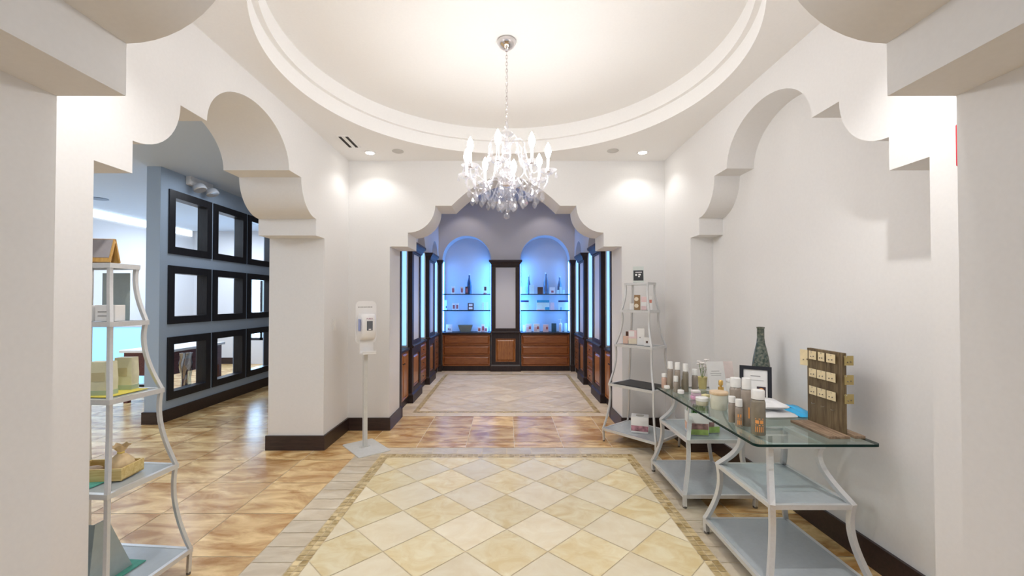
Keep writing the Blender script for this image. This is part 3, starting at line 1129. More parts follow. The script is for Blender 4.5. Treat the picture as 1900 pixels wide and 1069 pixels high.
pump_bottle('short slim bottle with cream body between the tall ones in the far row', 1.482, 3.555, 0.115, 0.036, 0.03, mat('cream_bottle', (0.62, 0.56, 0.44), 0.3))
pump_bottle('short blush pink bottle with white cap at the far corner of the glass', 1.345, 3.62, 0.122, 0.046, 0.03, mat('blush_bottle', (0.62, 0.42, 0.34), 0.3))


def pot(label, x, y, w, h, body, lid, group='small jars on the glass top', name='jar'):
    t = thing(name, label, 'jar', (x, y, TZ), 0, group)
    r = w / 2
    B().lathe([(0.0005, 0), (r * 0.85, 0), (r * 0.96, 0.006), (r, h * 0.5), (r * 0.97, h * 0.56), (0.0005, h * 0.56)], 24, cap=False).build('body', body, t, 40)
    B().lathe([(r * 1.02, h * 0.57), (r * 1.03, h * 0.94), (r * 0.96, h), (0.0005, h)], 24, cap=False).build('lid', lid, t, 40)


pot('tiny glass jar with white lid at the far left edge of the glass', 1.312, 3.475, 0.045, 0.048, GLASS, CAP)
pot('tiny glass jar with white lid nearer along the glass edge', 1.338, 3.26, 0.046, 0.058, GLASS, CAP)
pot('wide cream jar with flat white lid in front of the pink soap', 1.395, 3.03, 0.085, 0.056, mat('cream_jar', (0.60, 0.56, 0.42), 0.3), CAP)
PINK = mat('pink_soap', (0.72, 0.38, 0.58), 0.5, var=0.1)
t = thing('soap_stack', 'pink and white soap bars stacked beside the wide cream jar', 'soap', (1.425, 3.20, TZ))
B().cbox(-0.032, -0.025, 0, 0.032, 0.025, 0.028, 0.006).build('bar', PINK, t, 40)
B().cbox(-0.028, -0.022, 0.028, 0.034, 0.024, 0.05, 0.006).build('bar', mat('lilac_soap', (0.66, 0.50, 0.62), 0.5), t, 40)
B().cbox(-0.03, -0.024, 0.05, 0.03, 0.024, 0.07, 0.006).build('bar', mat('white_soap', (0.82, 0.76, 0.76), 0.5), t, 40)
o = B().cbox(-0.035, -0.022, 0, 0.035, 0.022, 0.028, 0.008).build('soap_bar', mat('yellow_soap', (0.78, 0.70, 0.38), 0.5), None, 40, (1.515, 3.245, TZ), 0.5)
tag(o, 'single pale yellow soap bar lying between soap stack and candle', 'soap')
# candle in a frosted glass with a wooden lid
t = thing('candle', 'candle in frosted glass tumbler with a wooden lid', 'candle', (1.462, 2.925, TZ))
B().lathe([(0.0005, 0), (0.050, 0), (0.054, 0.006), (0.056, 0.10), (0.0005, 0.10)], 28, cap=False).build('tumbler', mat('candle_glass', (0.76, 0.76, 0.66), 0.15, coat=0.5), t, 40)
B().lathe([(0.0005, 0.10), (0.058, 0.10), (0.060, 0.104), (0.060, 0.116), (0.057, 0.12), (0.0005, 0.12)], 28, cap=False).build('lid', wood('pale_wood', (0.62, 0.42, 0.24), (0.82, 0.66, 0.46), axis='X'), t, 40)
# gold bottle
t = thing('perfume_bottle', 'small gold bottle standing behind the candle', 'bottle', (1.64, 3.25, TZ))
GOLD = mat('gold_metal', (0.80, 0.50, 0.14), 0.28, 0.6)
B().cbox(-0.018, -0.014, 0, 0.018, 0.014, 0.085, 0.006).build('body', GOLD, t, 40)
B().lathe([(0.009, 0.085), (0.009, 0.095), (0.016, 0.097), (0.016, 0.13), (0.013, 0.134), (0.0005, 0.134)], 16, cap=False).build('cap', GOLD, t, 40)
# white tissue-wrapped box beside it
t = thing('gift_box', 'white translucent box standing to the right of the gold bottle', 'box', (1.72, 3.22, TZ), 0.35)
B().cbox(-0.04, -0.03, 0, 0.04, 0.03, 0.125, 0.003).build('body', mat('milky_box', (0.80, 0.81, 0.78), 0.3), t, 40)
B().cbox(-0.042, -0.032, 0.126, 0.042, 0.032, 0.15, 0.003).build('lid', WHITE, t, 40)
# flowers
t = thing('flower_pot', 'white orchid blooms in a yellow pot behind the far bottles', 'flowers', (1.655, 3.585, TZ))
B().lathe([(0.0005, 0), (0.03, 0), (0.037, 0.09), (0.040, 0.10), (0.034, 0.10), (0.0005, 0.085)], 20, cap=False).build('pot', mat('yellow_pot', (0.72, 0.62, 0.28), 0.4), t, 40)
st = B()
pet = B()
for k in range(9):
    a = k * 2.4
    r = 0.012 + 0.0045 * k
    top = Vector((r * math.cos(a), r * math.sin(a), 0.15 + 0.013 * (k % 5) + 0.006 * k))
    st.tube([(0, 0, 0.085), (top.x * 0.5, top.y * 0.5, 0.12), top], 0.0015, 5)
    for q in range(5):
        f = 2 * PI * q / 5 + a
        c = top + Vector((0.013 * math.cos(f), 0.013 * math.sin(f), 0.004))
        pet.ball(c, 0.010, 7, 5, 0.6)
st.build('stems', mat('stem_green', (0.18, 0.28, 0.08), 0.6), t)
pet.build('petals', mat('petal_white', (0.84, 0.80, 0.78), 0.6), t, 60)
# slanted white brochure sign and pink card
t = thing('sign_card', 'white leaning brochure card with a printed heading behind the candle', 'sign', (1.735, 3.47, TZ), 0.10)
m = Matrix.Rotation(math.radians(-14), 4, 'X')
b = B()
b.M = m
b.box(-0.075, 0, 0, 0.075, 0.003, 0.245)
b.M = None
b.box(-0.075, -0.02, 0, 0.075, 0.065, 0.003)
b.build('card', WHITE, t)
b = B()
b.M = m
for z, x0, x1 in ((0.165, -0.04, 0.03), (0.148, -0.05, 0.045), (0.132, -0.045, 0.04)):
    b.box(x0, -0.0008, z - 0.002, x1, 0, z + 0.002)
b.build('print', INK, t)
t = thing('leaflet', 'pale pink leaflet standing behind the white brochure card', 'leaflet', (1.855, 3.545, TZ), 0.05)
b = B()
b.M = Matrix.Rotation(math.radians(-12), 4, 'X')
b.box(-0.06, 0, 0, 0.06, 0.003, 0.235)
b.build('sheet', mat('pale_pink_paper', (0.80, 0.69, 0.66), 0.6), t)
b = B()
b.box(-0.02, 0.0, 0, 0.02, 0.06, 0.003)
b.build('foot', mat('pale_pink_paper', (0.80, 0.69, 0.66), 0.6), t)
# black picture frame
t = thing('framed_certificate', 'black picture frame with a white certificate leaning before the green bottle', 'picture frame', (1.735, 2.96, TZ), -0.55)
m = Matrix.Rotation(math.radians(-10), 4, 'X')
b = B()
b.M = m
W_, H_, q = 0.098, 0.285, 0.025
b.box(-W_, -0.012, 0, W_, 0.008, q).box(-W_, -0.012, H_ - q, W_, 0.008, H_).box(-W_, -0.012, q, -W_ + q, 0.008, H_ - q).box(W_ - q, -0.012, q, W_, 0.008, H_ - q)
b.build('frame', mat('black_lacquer', (0.012, 0.012, 0.018), 0.3), t)
b = B()
b.M = m
b.box(-W_ + q, -0.004, q, W_ - q, 0.006, H_ - q)
pg = b.build('page', WHITE, t)
b = B()
b.M = m
b.box(-0.03, -0.0048, 0.212, 0.03, -0.004, 0.219).box(-0.05, -0.0048, 0.185, 0.05, -0.004, 0.188)
b.build('print', INK, pg)
b = B()
b.M = m
b.box(0.008, -0.0052, 0.075, 0.062, -0.004, 0.145)
b.mats(1)
vs = []
for k in range(24):
    a = 2 * PI * k / 24
    for rx, rz in ((0.020, 0.026), (0.009, 0.013)):
        vs.append((0.035 + rx * math.cos(a), -0.0056, 0.11 + rz * math.sin(a)))
b.add(vs, [(2 * k, 2 * ((k + 1) % 24), 2 * ((k + 1) % 24) + 1, 2 * k + 1) for k in range(24)])
b.build('badge', [mat('dark_brown_ink', (0.04, 0.02, 0.03), 0.5), ORANGE], pg)
B().tube([(0, 0.04, 0.20), (0, 0.115, 0.004)], 0.006, square=True).build('easel_leg', mat('black_lacquer', (0.012, 0.012, 0.018), 0.3), t)
# tall green bottle vase
PATINA = bpy.data.materials.new('patina_glass')
n, l = nodes_of(PATINA)
bs = n['Principled BSDF']
tc = n.new('ShaderNodeTexCoord')
nz = n.new('ShaderNodeTexNoise')
nz.inputs['Scale'].default_value = 55
nz.inputs['Detail'].default_value = 6
l.new(tc.outputs['Object'], nz.inputs['Vector'])
r = n.new('ShaderNodeValToRGB')
r.color_ramp.elements[0].position = 0.36
r.color_ramp.elements[0].color = (0.03, 0.055, 0.045, 1)
r.color_ramp.elements[1].position = 0.66
r.color_ramp.elements[1].color = (0.17, 0.18, 0.14, 1)
el = r.color_ramp.elements.new(0.78)
el.color = (0.42, 0.34, 0.17, 1)
l.new(nz.outputs['Fac'], r.inputs['Fac'])
l.new(r.outputs['Color'], bs.inputs['Base Color'])
bs.inputs['Roughness'].default_value = 0.15
bs.inputs['Coat Weight'].default_value = 0.5
o = B().lathe([(0.0005, 0), (0.046, 0), (0.052, 0.008), (0.060, 0.08), (0.0645, 0.17), (0.062, 0.24), (0.052, 0.32), (0.038, 0.39), (0.029, 0.43), (0.0245, 0.47), (0.0245, 0.535), (0.0275, 0.54), (0.0275, 0.548), (0.022, 0.548), (0.020, 0.50)], 32, cap=False).build('bottle_vase', PATINA, None, 40, (1.895, 3.16, TZ))
tag(o, 'tall dark green bottle vase with long neck behind the black picture frame', 'vase')
# puffy white packets with a blue one
PUFF = mat('white_packet', (0.83, 0.84, 0.86), 0.35, var=0.03)
BLUE = mat('blue_packet', (0.02, 0.42, 0.80), 0.35, var=0.08)


def packet(label, x, y, z, w, d, h, m, rz, deco=None):
    t = thing('packet', label, 'packet', (x, y, z), rz, 'puffy packets on the glass top')
    v, f = [], []
    nx, ny = 12, 10
    for s in (1, -1):
        for j in range(ny + 1):
            for i in range(nx + 1):
                u, q = i / nx * 2 - 1, j / ny * 2 - 1
                bul = (max(0, 1 - u ** 4) * max(0, 1 - q ** 4)) ** 0.5
                wob = 0.004 * math.sin(7 * u + 3 * q) * bul
                v.append((u * w / 2, q * d / 2, h / 2 + s * (h / 2 * bul * (0.9 if s > 0 else 1.0)) + (wob if s > 0 else 0)))
    row = nx + 1
    for s in range(2):
        o_ = s * row * (ny + 1)
        f += [(o_ + j * row + i, o_ + j * row + i + 1, o_ + (j + 1) * row + i + 1, o_ + (j + 1) * row + i) for j in range(ny) for i in range(nx)]
    B().add(v, f).build('pouch', m, t, 60)
    if deco:
        B().cbox(-w * 0.44, -d * 0.30, h * 0.86, -w * 0.22, d * 0.05, h * 1.0, 0.002).build('label_patch', deco, t)
    return t


packet('bright blue packet lying at the back beneath the white ones', 1.89, 2.785, TZ, 0.14, 0.30, 0.042, BLUE, -0.12)
packet('lower white puffy packet lying on the glass before the wooden rack', 1.695, 2.735, TZ, 0.22, 0.25, 0.055, PUFF, 0.06)
packet('upper white puffy packet with a blue corner patch lying on another packet', 1.675, 2.74, TZ + 0.060, 0.19, 0.22, 0.045, PUFF, -0.05, BLUE)
o = B().cbox(-0.012, -0.012, 0, 0.012, 0.012, 0.045, 0.002).build('sample_box', WHITE, None, None, (1.452, 2.47, TZ), 0.3)
tag(o, 'tiny white carton tucked behind the nearest wide bottle', 'box')
# rustic wooden earring rack
RUST = wood('rustic_wood', (0.085, 0.055, 0.028), (0.23, 0.165, 0.085), axis='Z', rough=0.7, coat=0)
RUSTB = wood('rustic_base_wood', (0.16, 0.10, 0.06), (0.42, 0.30, 0.20), axis='Y', rough=0.7, coat=0)
rk = thing('card_rack', 'rustic wooden rack with an upright plank board near the end of the glass', 'rack', (0, 0, 0))
B().cbox(1.735, 2.285, TZ, 1.85, 2.60, TZ + 0.016, 0.003).build('base_plank', RUSTB, rk)
B().cbox(1.878, 2.29, TZ, 1.935, 2.595, TZ + 0.016, 0.003).build('base_plank', RUSTB, rk)
B().box(1.852, 2.342, TZ + 0.001, 1.876, 2.612, 1.207).build('board', RUST, rk)
hk = mat('hook_wire', (0.72, 0.70, 0.66), 0.3, 0.8)
HZ = (1.186, 1.080, 0.975, 0.878)
for z in HZ:
    for y in (2.552, 2.475, 2.40):
        B().tube([(1.853, y, z), (1.836, y, z), (1.832, y, z + 0.006)], 0.0016, 6).build('hook', hk, rk)
for z in HZ[:3]:
    B().tube([(1.864, 2.343, z), (1.864, 2.328, z), (1.864, 2.325, z + 0.006)], 0.0016, 6).build('hook', hk, rk)
B().tube([(1.864, 2.611, 1.186), (1.864, 2.626, 1.186), (1.864, 2.629, 1.192)], 0.0016, 6).build('hook', hk, rk)
KRAFT = mat('kraft_card', (0.80, 0.67, 0.42), 0.7, var=0.05)
KRAFTD = mat('olive_card', (0.40, 0.31, 0.12), 0.7, var=0.05)
STUD = mat('stud_metal', (0.22, 0.19, 0.17), 0.35, 0.5)


def ear_card(label, x, y, z, w, h, rz, m=KRAFT):
    t = thing('earring_card', label, 'earring card', (x, y, z), rz, 'earring cards hanging on the wooden rack')
    # card hangs below its hook; local -x is the face
    B().box(-0.0008, -w / 2, -h, 0.0008, w / 2, 0.008).build('card', m, t)
    B().ball((-0.003, -w * 0.17, -h * 0.55), 0.0035, 8, 6).build('stud', STUD, t)
    B().ball((-0.003, w * 0.17, -h * 0.60), 0.0035, 8, 6).build('stud', STUD, t)


rows = ('top', 'second', 'third')
for r_, (z, nm) in enumerate(zip(HZ, rows)):
    for y, w, cn in ((2.548, 0.060, 'left'), (2.478, 0.050 if r_ == 0 else 0.066, 'middle'), (2.405, 0.066, 'right')):
        ear_card('cream earring card, %s one in the %s row of the wooden rack' % (cn, nm), 1.838, y, z, w, 0.042, 0)
    ear_card('olive card hung on the near edge of the rack beside the %s row' % nm, 1.880, 2.329, z, 0.05, 0.045, PI / 2, KRAFTD)
ear_card('longer cream card hung on the far top edge of the wooden rack', 1.848, 2.622, 1.185, 0.066, 0.088, 0.35)

# planter on the far table base, second thing beside it
ZS = 0.471
t = thing('grass_planter', 'white picture cube planter with short green grass on the far table shelf', 'planter', (1.475, 3.30, ZS), -0.15)
B().cbox(-0.07, -0.07, 0, 0.07, 0.07, 0.165, 0.003).build('cube', WHITE, t, 40)
PICT = mat('brown_photo', (0.30, 0.17, 0.16), 0.5, var=0.5, scale=26)
LEAFP = mat('green_photo', (0.36, 0.50, 0.14), 0.5, var=0.3, scale=20)
B().box(-0.066, -0.0712, 0.045, 0.066, -0.0702, 0.09).build('photo_print', PICT, t)
B().box(-0.066, -0.0712, 0.004, 0.066, -0.0702, 0.045).build('photo_print', LEAFP, t)
B().box(-0.0712, -0.06, 0.02, -0.0702, 0.06, 0.08).build('photo_print', mat('peach_photo', (0.72, 0.46, 0.34), 0.5, var=0.35, scale=22), t)
gr = B()
for k in range(260):
    x, y = random.uniform(-.062, .062), random.uniform(-.062, .062)
    a = random.random() * 2 * PI
    h = random.uniform(0.04, 0.065)
    dx, dy = random.uniform(-.008, .008), random.uniform(-.008, .008)
    c, s = 0.003 * math.cos(a), 0.003 * math.sin(a)
    gr.add([(x - c, y - s, 0.16), (x + c, y + s, 0.16), (x + dx * .5 + c * .7, y + dy * .5 + s * .7, 0.16 + h * .6), (x + dx * .5 - c * .7, y + dy * .5 - s * .7, 0.16 + h * .6), (x + dx, y + dy, 0.16 + h)], [(0, 1, 2, 3), (3, 2, 4)])
g_ = gr.build('grass', mat('grass_green', (0.07, 0.26, 0.03), 0.5, var=0.35), t)
g_['kind'] = 'stuff'
t = thing('picture_box', 'low white and green picture box beside the planter on the far shelf', 'box', (1.60, 3.335, ZS), 0.1)
B().cbox(-0.045, -0.05, 0, 0.045, 0.05, 0.10, 0.003).build('body', WHITE, t, 40)
B().box(-0.043, -0.0512, 0.004, 0.043, -0.0502, 0.05).build('photo_print', LEAFP, t)
B().box(-0.043, -0.0512, 0.05, 0.0, -0.0502, 0.085).build('photo_print', PICT, t)


# ---------------------------------------------------------------- goods on the right display stand
def on_stand(root, x, y):
    """world x, y (metres) -> stays world; kept for readability"""
    return x, y


def carton(label, x, y, z, w, d, h, m, rz=0.0, group=None, name='carton', cat='box', deco=None):
    t = thing(name, label, cat, (x, y, z), rz, group)
    B().cbox(-w / 2, -d / 2, 0, w / 2, d / 2, h, 0.002).build('box', m, t)
    for nm, mm, x0, z0, x1, z1 in (deco or []):
        B().box(x0 * w, -d / 2 - 0.0012, z0 * h, x1 * w, -d / 2, z1 * h).build(nm, mm, t)
    return t


BROWN = mat('brown_card', (0.30, 0.18, 0.08), 0.6)
PEACH = mat('peach_card', (0.80, 0.56, 0.44), 0.6)
CREAMC = mat('cream_card', (0.80, 0.70, 0.54), 0.6)
PINKC = mat('pink_card', (0.80, 0.60, 0.60), 0.6)
CHOC = mat('choc_card', (0.09, 0.035, 0.02), 0.5)
# slanted dark sign on the very top
t = thing('sign_card', 'dark slanted card in a clear holder on top of the right display stand', 'sign', (1.382, 4.43, 1.684), -0.25)
m = Matrix.Rotation(math.radians(-16), 4, 'X')
b = B()
b.M = m
b.box(-0.055, 0.002, 0.0, 0.055, 0.005, 0.18)
b.M = None
b.box(-0.055, -0.03, 0, 0.055, 0.055, 0.003)
b.build('clear_holder', GLASS, t)
b = B()
b.M = m @ Matrix.Shear('XZ', 4, (0.0, 0.0))
b.box(-0.05, 0, 0.022, 0.05, 0.0018, 0.135)
b.build('card', mat('charcoal_card', (0.02, 0.022, 0.03), 0.4), t)
b = B()
b.M = m
b.box(-0.03, -0.001, 0.11, 0.035, 0, 0.118).box(-0.032, -0.001, 0.075, -0.012, 0, 0.095).box(0.0, -0.001, 0.08, 0.024, 0, 0.097).box(-0.002, -0.001, 0.06, 0.014, 0, 0.073)
b.build('print', WHITE, t)
z2, z3, z5 = 1.396, 1.034, 0.142
GR2 = 'small boxes on the right display stand'
carton('little white box left of the brown box on the right stand', 1.325, 4.475, z2, 0.045, 0.03, 0.07, WHITE, -0.3, GR2)
carton('tall brown box with two white discs on the right stand', 1.372, 4.445, z2, 0.062, 0.035, 0.158, BROWN, -0.3, GR2)
t = bpy.data.objects[[o.name for o in COL.objects if o.get('label', '') == 'tall brown box with two white discs on the right stand'][0]]
for z in (0.045, 0.115):
    d_ = B()
    d_.M = Matrix.Translation((-0.008, -0.0178, z)) @ Matrix.Rotation(PI / 2, 4, 'X')
    d_.lathe([(0.0002, 0), (0.021, 0), (0.021, 0.0014), (0.0002, 0.0014)], 20, cap=False)
    d_.build('disc', CREAMC, t)
carton('pale pink box right of the brown box on the right stand', 1.432, 4.415, z2, 0.052, 0.035, 0.14, PINKC, -0.3, GR2, deco=[('print', WHITE, -0.5, 0.3, 0.5, 0.6)])
carton('white box with a red mark, rightmost on its tier of the right stand', 1.487, 4.39, z2, 0.05, 0.035, 0.15, WHITE, -0.3, GR2, deco=[('print', mat('rust_ink', (0.62, 0.22, 0.16), 0.6), -0.25, 0.5, 0.35, 0.72)])
carton('low peach box with a dark square at the left end of the middle tier', 1.295, 4.56, z3, 0.075, 0.05, 0.08, PEACH, -0.45, GR2, deco=[('square', CHOC, 0.22, 0.02, 0.5, 0.45)])
carton('small dark chocolate box standing behind the low peach box', 1.325, 4.605, z3, 0.055, 0.03, 0.125, CHOC, -0.45, GR2)
carton('cream and pink box in the middle of the right stand', 1.342, 4.50, z3, 0.085, 0.05, 0.145, PINKC, -0.45, GR2, deco=[('print', CREAMC, -0.5, 0.02, 0.5, 0.42), ('print', WHITE, -0.45, 0.55, 0.2, 0.95)])
carton('tall white box on the middle tier of the right stand', 1.405, 4.425, z3, 0.075, 0.05, 0.172, WHITE, -0.45, GR2, deco=[('print', INK, -0.2, 0.42, 0.0, 0.48)])
carton('short white box with a black spot at the right end of the middle tier', 1.435, 4.325, z3, 0.062, 0.045, 0.085, WHITE, -0.45, GR2, deco=[('spot', CHOC, -0.15, 0.35, 0.15, 0.6)])
o = B().cbox(-0.225, -0.155, 0, 0.225, 0.155, 0.008, 0.002).build('tray_mat', BLKM, None, None, (1.398, 4.435, 0.6145), -0.872)
tag(o, 'black mat covering the fourth tier of the right display stand', 'mat')
t = thing('tissue_box', 'white cube tissue box with a dusky pink photo on the bottom shelf', 'tissue box', (1.382, 4.405, z5), -0.35)
B().cbox(-0.085, -0.075, 0, 0.085, 0.075, 0.16, 0.003).build('cube', WHITE, t, 40)
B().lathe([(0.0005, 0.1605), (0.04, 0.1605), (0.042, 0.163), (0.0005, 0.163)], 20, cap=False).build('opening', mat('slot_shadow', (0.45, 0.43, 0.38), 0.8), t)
B().box(-0.083, -0.0764, 0.02, 0.083, -0.0752, 0.075).build('photo_print', mat('dusky_photo', (0.38, 0.18, 0.22), 0.5, var=0.6, scale=24), t)

# ---------------------------------------------------------------- goods on the left display stand
t = thing('tent_sign', 'folded wooden tent sign on top of the left display stand', 'sign', (-2.03, 2.115, 1.684), 0.12)
OAK = wood('oak', (0.50, 0.27, 0.06), (0.70, 0.42, 0.13), axis='Z')
for s in (-1, 1):
    b = B()
    b.M = Matrix.Translation((0, 0, 0.122)) @ Matrix.Rotation(math.radians(s * 15), 4, 'X') @ Matrix.Translation((0, 0, -0.122))
    b.box(-0.065, -0.004, 0.0, 0.065, 0.004, 0.122)
    b.build('leaf', OAK, t)
b = B()
b.M = Matrix.Translation((0, 0, 0.122)) @ Matrix.Rotation(math.radians(-15), 4, 'X') @ Matrix.Translation((0, 0, -0.122))
b.box(-0.06, -0.006, 0.022, 0.058, -0.004, 0.118)
b.build('board_face', mat('grey_board', (0.36, 0.34, 0.36), 0.7), t)
GR3 = 'white cartons on the left display stand'
STRIPE = [('print', INK, -0.35, 0.55, 0.3, 0.62), ('print', INK, -0.35, 0.3, 0.3, 0.36)]
carton('white printed carton behind the near leg of the left stand', -2.085, 2.10, z2, 0.105, 0.06, 0.078, WHITE, 0.05, GR3, deco=STRIPE)
carton('white printed carton with a brown seal at the right of the left stand', -1.975, 2.11, z2, 0.095, 0.06, 0.08, WHITE, 0.05, GR3, deco=STRIPE + [('seal', mat('brown_seal', (0.30, 0.08, 0.04), 0.5), 0.15, 0.02, 0.28, 0.35)])
o = B().cbox(-0.075, -0.002, 0, 0.075, 0.002, 0.245, 0.001).build('glass_plate', mat('grey_green_glass', (0.36, 0.43, 0.43), 0.12, coat=0.4), None, None, (-2.035, 2.205, z2), -0.05)
tag(o, 'grey-green glass plate standing behind the white cartons on the left stand', 'plate')
YM = mat('yellow_mat', (0.80, 0.68, 0.12), 0.6)
o = B().box(-0.17, -0.105, 0, 0.17, 0.105, 0.003).build('yellow_mat', YM, None, None, (-2.064, 2.143, z3), -0.089)
tag(o, 'yellow mat on the middle tier of the left display stand', 'mat')
CRB = mat('cream_bag', (0.72, 0.70, 0.50), 0.5, var=0.05)
GRB = mat('sage_print', (0.42, 0.52, 0.38), 0.6)


def gift_bag(label, x, y, w, d, h, rz):
    t = thing('gift_bag', label, 'bag', (x, y, z3 + 0.003), rz, 'cream bags on the left display stand')
    v = []
    for z, k in ((0, 1), (h * 0.5, 1.02), (h, 0.94)):
        v += [(-w / 2 * k, -d / 2 * k, z), (w / 2 * k, -d / 2 * k, z), (w / 2 * k, d / 2 * k, z), (-w / 2 * k, d / 2 * k, z)]
    f = [(0, 3, 2, 1), (8, 9, 10, 11)] + [(k * 4 + i, k * 4 + (i + 1) % 4, k * 4 + 4 + (i + 1) % 4, k * 4 + 4 + i) for k in (0, 1) for i in range(4)]
    B().add(v, f).build('bag_body', CRB, t)
    B().box(-w * 0.51, -d / 2 * 1.025 - 0.001, 0.0, w * 0.51, d / 2 * 1.025 + 0.001, h * 0.14).build('printed_band', GRB, t)
    B().box(-w * 0.30, -d / 2 * 1.025 - 0.002, h * 0.42, w * 0.25, -d / 2 * 1.02, h * 0.68).build('printed_patch', mat('tan_print', (0.56, 0.50, 0.30), 0.6), t)


gift_bag('larger cream paper bag on yellow mat behind the near leg', -1.985, 2.085, 0.10, 0.05, 0.162, 0.15)
gift_bag('smaller cream paper bag on yellow mat farther back', -1.985, 2.215, 0.085, 0.05, 0.165, 0.1)
z4 = 0.617
GRN = mat('sea_green_cloth', (0.10, 0.38, 0.30), 0.8, var=0.15)
o = B().box(-0.14, -0.10, 0, 0.14, 0.10, 0.004).build('green_cloth', GRN, None, None, (-2.085, 2.085, z4), -0.089)
tag(o, 'sea green cloth under the wooden crate on the left stand', 'cloth', 'sea green cloths')
ct = thing('wooden_crate', 'shallow pale wooden crate on the left display stand', 'crate', (-2.005, 2.13, z4 + 0.004), 0.10)
PW = wood('crate_wood', (0.60, 0.42, 0.14), (0.80, 0.64, 0.30), axis='X', rough=0.6, coat=0)
B().box(-0.125, -0.07, 0, 0.125, 0.07, 0.006).build('bottom', PW, ct)
for s in (-1, 1):
    B().box(-0.125, s * 0.07 - 0.004, 0.0, 0.125, s * 0.07 + 0.004, 0.058).build('side_board', PW, ct)
    B().box(s * 0.121 - 0.004, -0.066, 0.0, s * 0.121 + 0.004, 0.066, 0.058).build('end_board', PW, ct)
bag = thing('gauze_pouch', 'gathered pale gold gauze pouch sitting in the wooden crate', 'pouch', (-1.945, 2.145, z4 + 0.011), 0)
pv, pf = [], []
prof = [(0.02, 0.0), (0.050, 0.01), (0.056, 0.04), (0.046, 0.07), (0.026, 0.092), (0.012, 0.102), (0.012, 0.108), (0.026, 0.128), (0.036, 0.142)]
sg = 28
for i in range(sg):
    a = 2 * PI * i / sg
    for k, (r, z) in enumerate(prof):
        q = 1 + 0.13 * math.sin(7 * a + k) * (k / len(prof)) + 0.05 * math.sin(3 * a)
        pv.append((r * q * math.cos(a), r * q * math.sin(a), z + 0.006 * math.sin(5 * a) * (k == len(prof) - 1)))
K = len(prof)
for i in range(sg):
    j = (i + 1) % sg
    pf += [(i * K + k, j * K + k, j * K + k + 1, i * K + k + 1) for k in range(K - 1)]
pf.append(tuple(i * K for i in range(sg))[::-1])
B().add(pv, pf).build('gauze', mat('gold_gauze', (0.72, 0.55, 0.32), 0.6, var=0.12), bag, 60)
B().lathe([(0.014, 0.101), (0.016, 0.105), (0.014, 0.109)], 16).build('ribbon', mat('gold_ribbon', (0.80, 0.62, 0.16), 0.35), bag, 40)
o = B().ball((0, 0, 0), 0.045, 16, 8, 0.45).build('soap_dish', mat('shell_brown', (0.46, 0.33, 0.22), 0.5, var=0.3), None, 60, (-2.07, 2.125, z4 + 0.032))
tag(o, 'flat brown shell-shaped soap lying at the left in the wooden crate', 'soap')
o = B().box(-0.17, -0.14, 0, 0.17, 0.14, 0.004).build('green_cloth', GRN, None, None, (-2.06, 2.10, 0.142), -0.089)
tag(o, 'sea green cloth on the bottom shelf of the left stand', 'cloth', 'sea green cloths')
t = thing('easel_display', 'grey slanted acrylic easel display on the bottom shelf of left stand', 'display', (-2.00, 2.09, 0.147), -0.05)
AC = mat('grey_acrylic', (0.34, 0.40, 0.40), 0.2, coat=0.4)
for s in (-1, 1):
    B().prism([(-0.12, 0), (0.12, 0), (0.12, 0.03), (0.0, 0.30), (-0.05, 0.30), (-0.05, 0.03), (-0.12, 0.03)] if False else [(-0.12, 0), (0.10, 0), (-0.03, 0.30), (-0.09, 0.30)], 'X', s * 0.075 - 0.003, s * 0.075 + 0.003).build('side_panel', AC, t)
B().box(-0.072, -0.092, 0.0, 0.072, -0.086, 0.298).build('back_panel', AC, t)
B().box(-0.072, -0.086, 0.0, 0.072, 0.09, 0.006).build('base_panel', AC, t)

# ---------------------------------------------------------------- goods in the back niches
ZB, ZL, ZU = 0.8125, 1.2855, 1.6325
NG = 'goods in the back niches'
YB = 9.14
DBL = mat('deep_blue_glass', (0.015, 0.05, 0.14), 0.12, coat=0.5)
SLV = mat('steel_blue_glass', (0.14, 0.20, 0.30), 0.12, 0.2, coat=0.5)
RED = mat('dusky_red_print', (0.45, 0.12, 0.12), 0.6)
MINT = mat('mint_plastic', (0.62, 0.80, 0.72), 0.4)
TEAL = mat('teal_print', (0.04, 0.34, 0.50), 0.5)
NAVY = mat('navy_card', (0.03, 0.03, 0.12), 0.5)


def niche_bottle(label, x, z, h, w, m, y=YB + 0.06):
    t = thing('bottle', label, 'bottle', (x, y, z), 0, 'bottles in the back niches')
    r = w / 2
    B().lathe([(0.0005, 0), (r * 0.9, 0), (r, 0.01), (r, h * 0.40), (r * 0.86, h * 0.55), (r * 0.45, h * 0.74), (r * 0.32, h * 0.80), (r * 0.30, h * 0.93), (0.0005, h * 0.93)], 20, cap=False).build('body', m, t, 50)
    B().lathe([(r * 0.36, h * 0.93), (r * 0.38, h * 0.99), (r * 0.2, h), (0.0005, h)], 14, cap=False).build('stopper', SILVER, t, 50)


def niche_box(label, x, z, w, h, m, deco=None, y=YB, d=0.05):
    return carton(label, x, y, z, w, d, h, m, 0, NG, deco=deco)


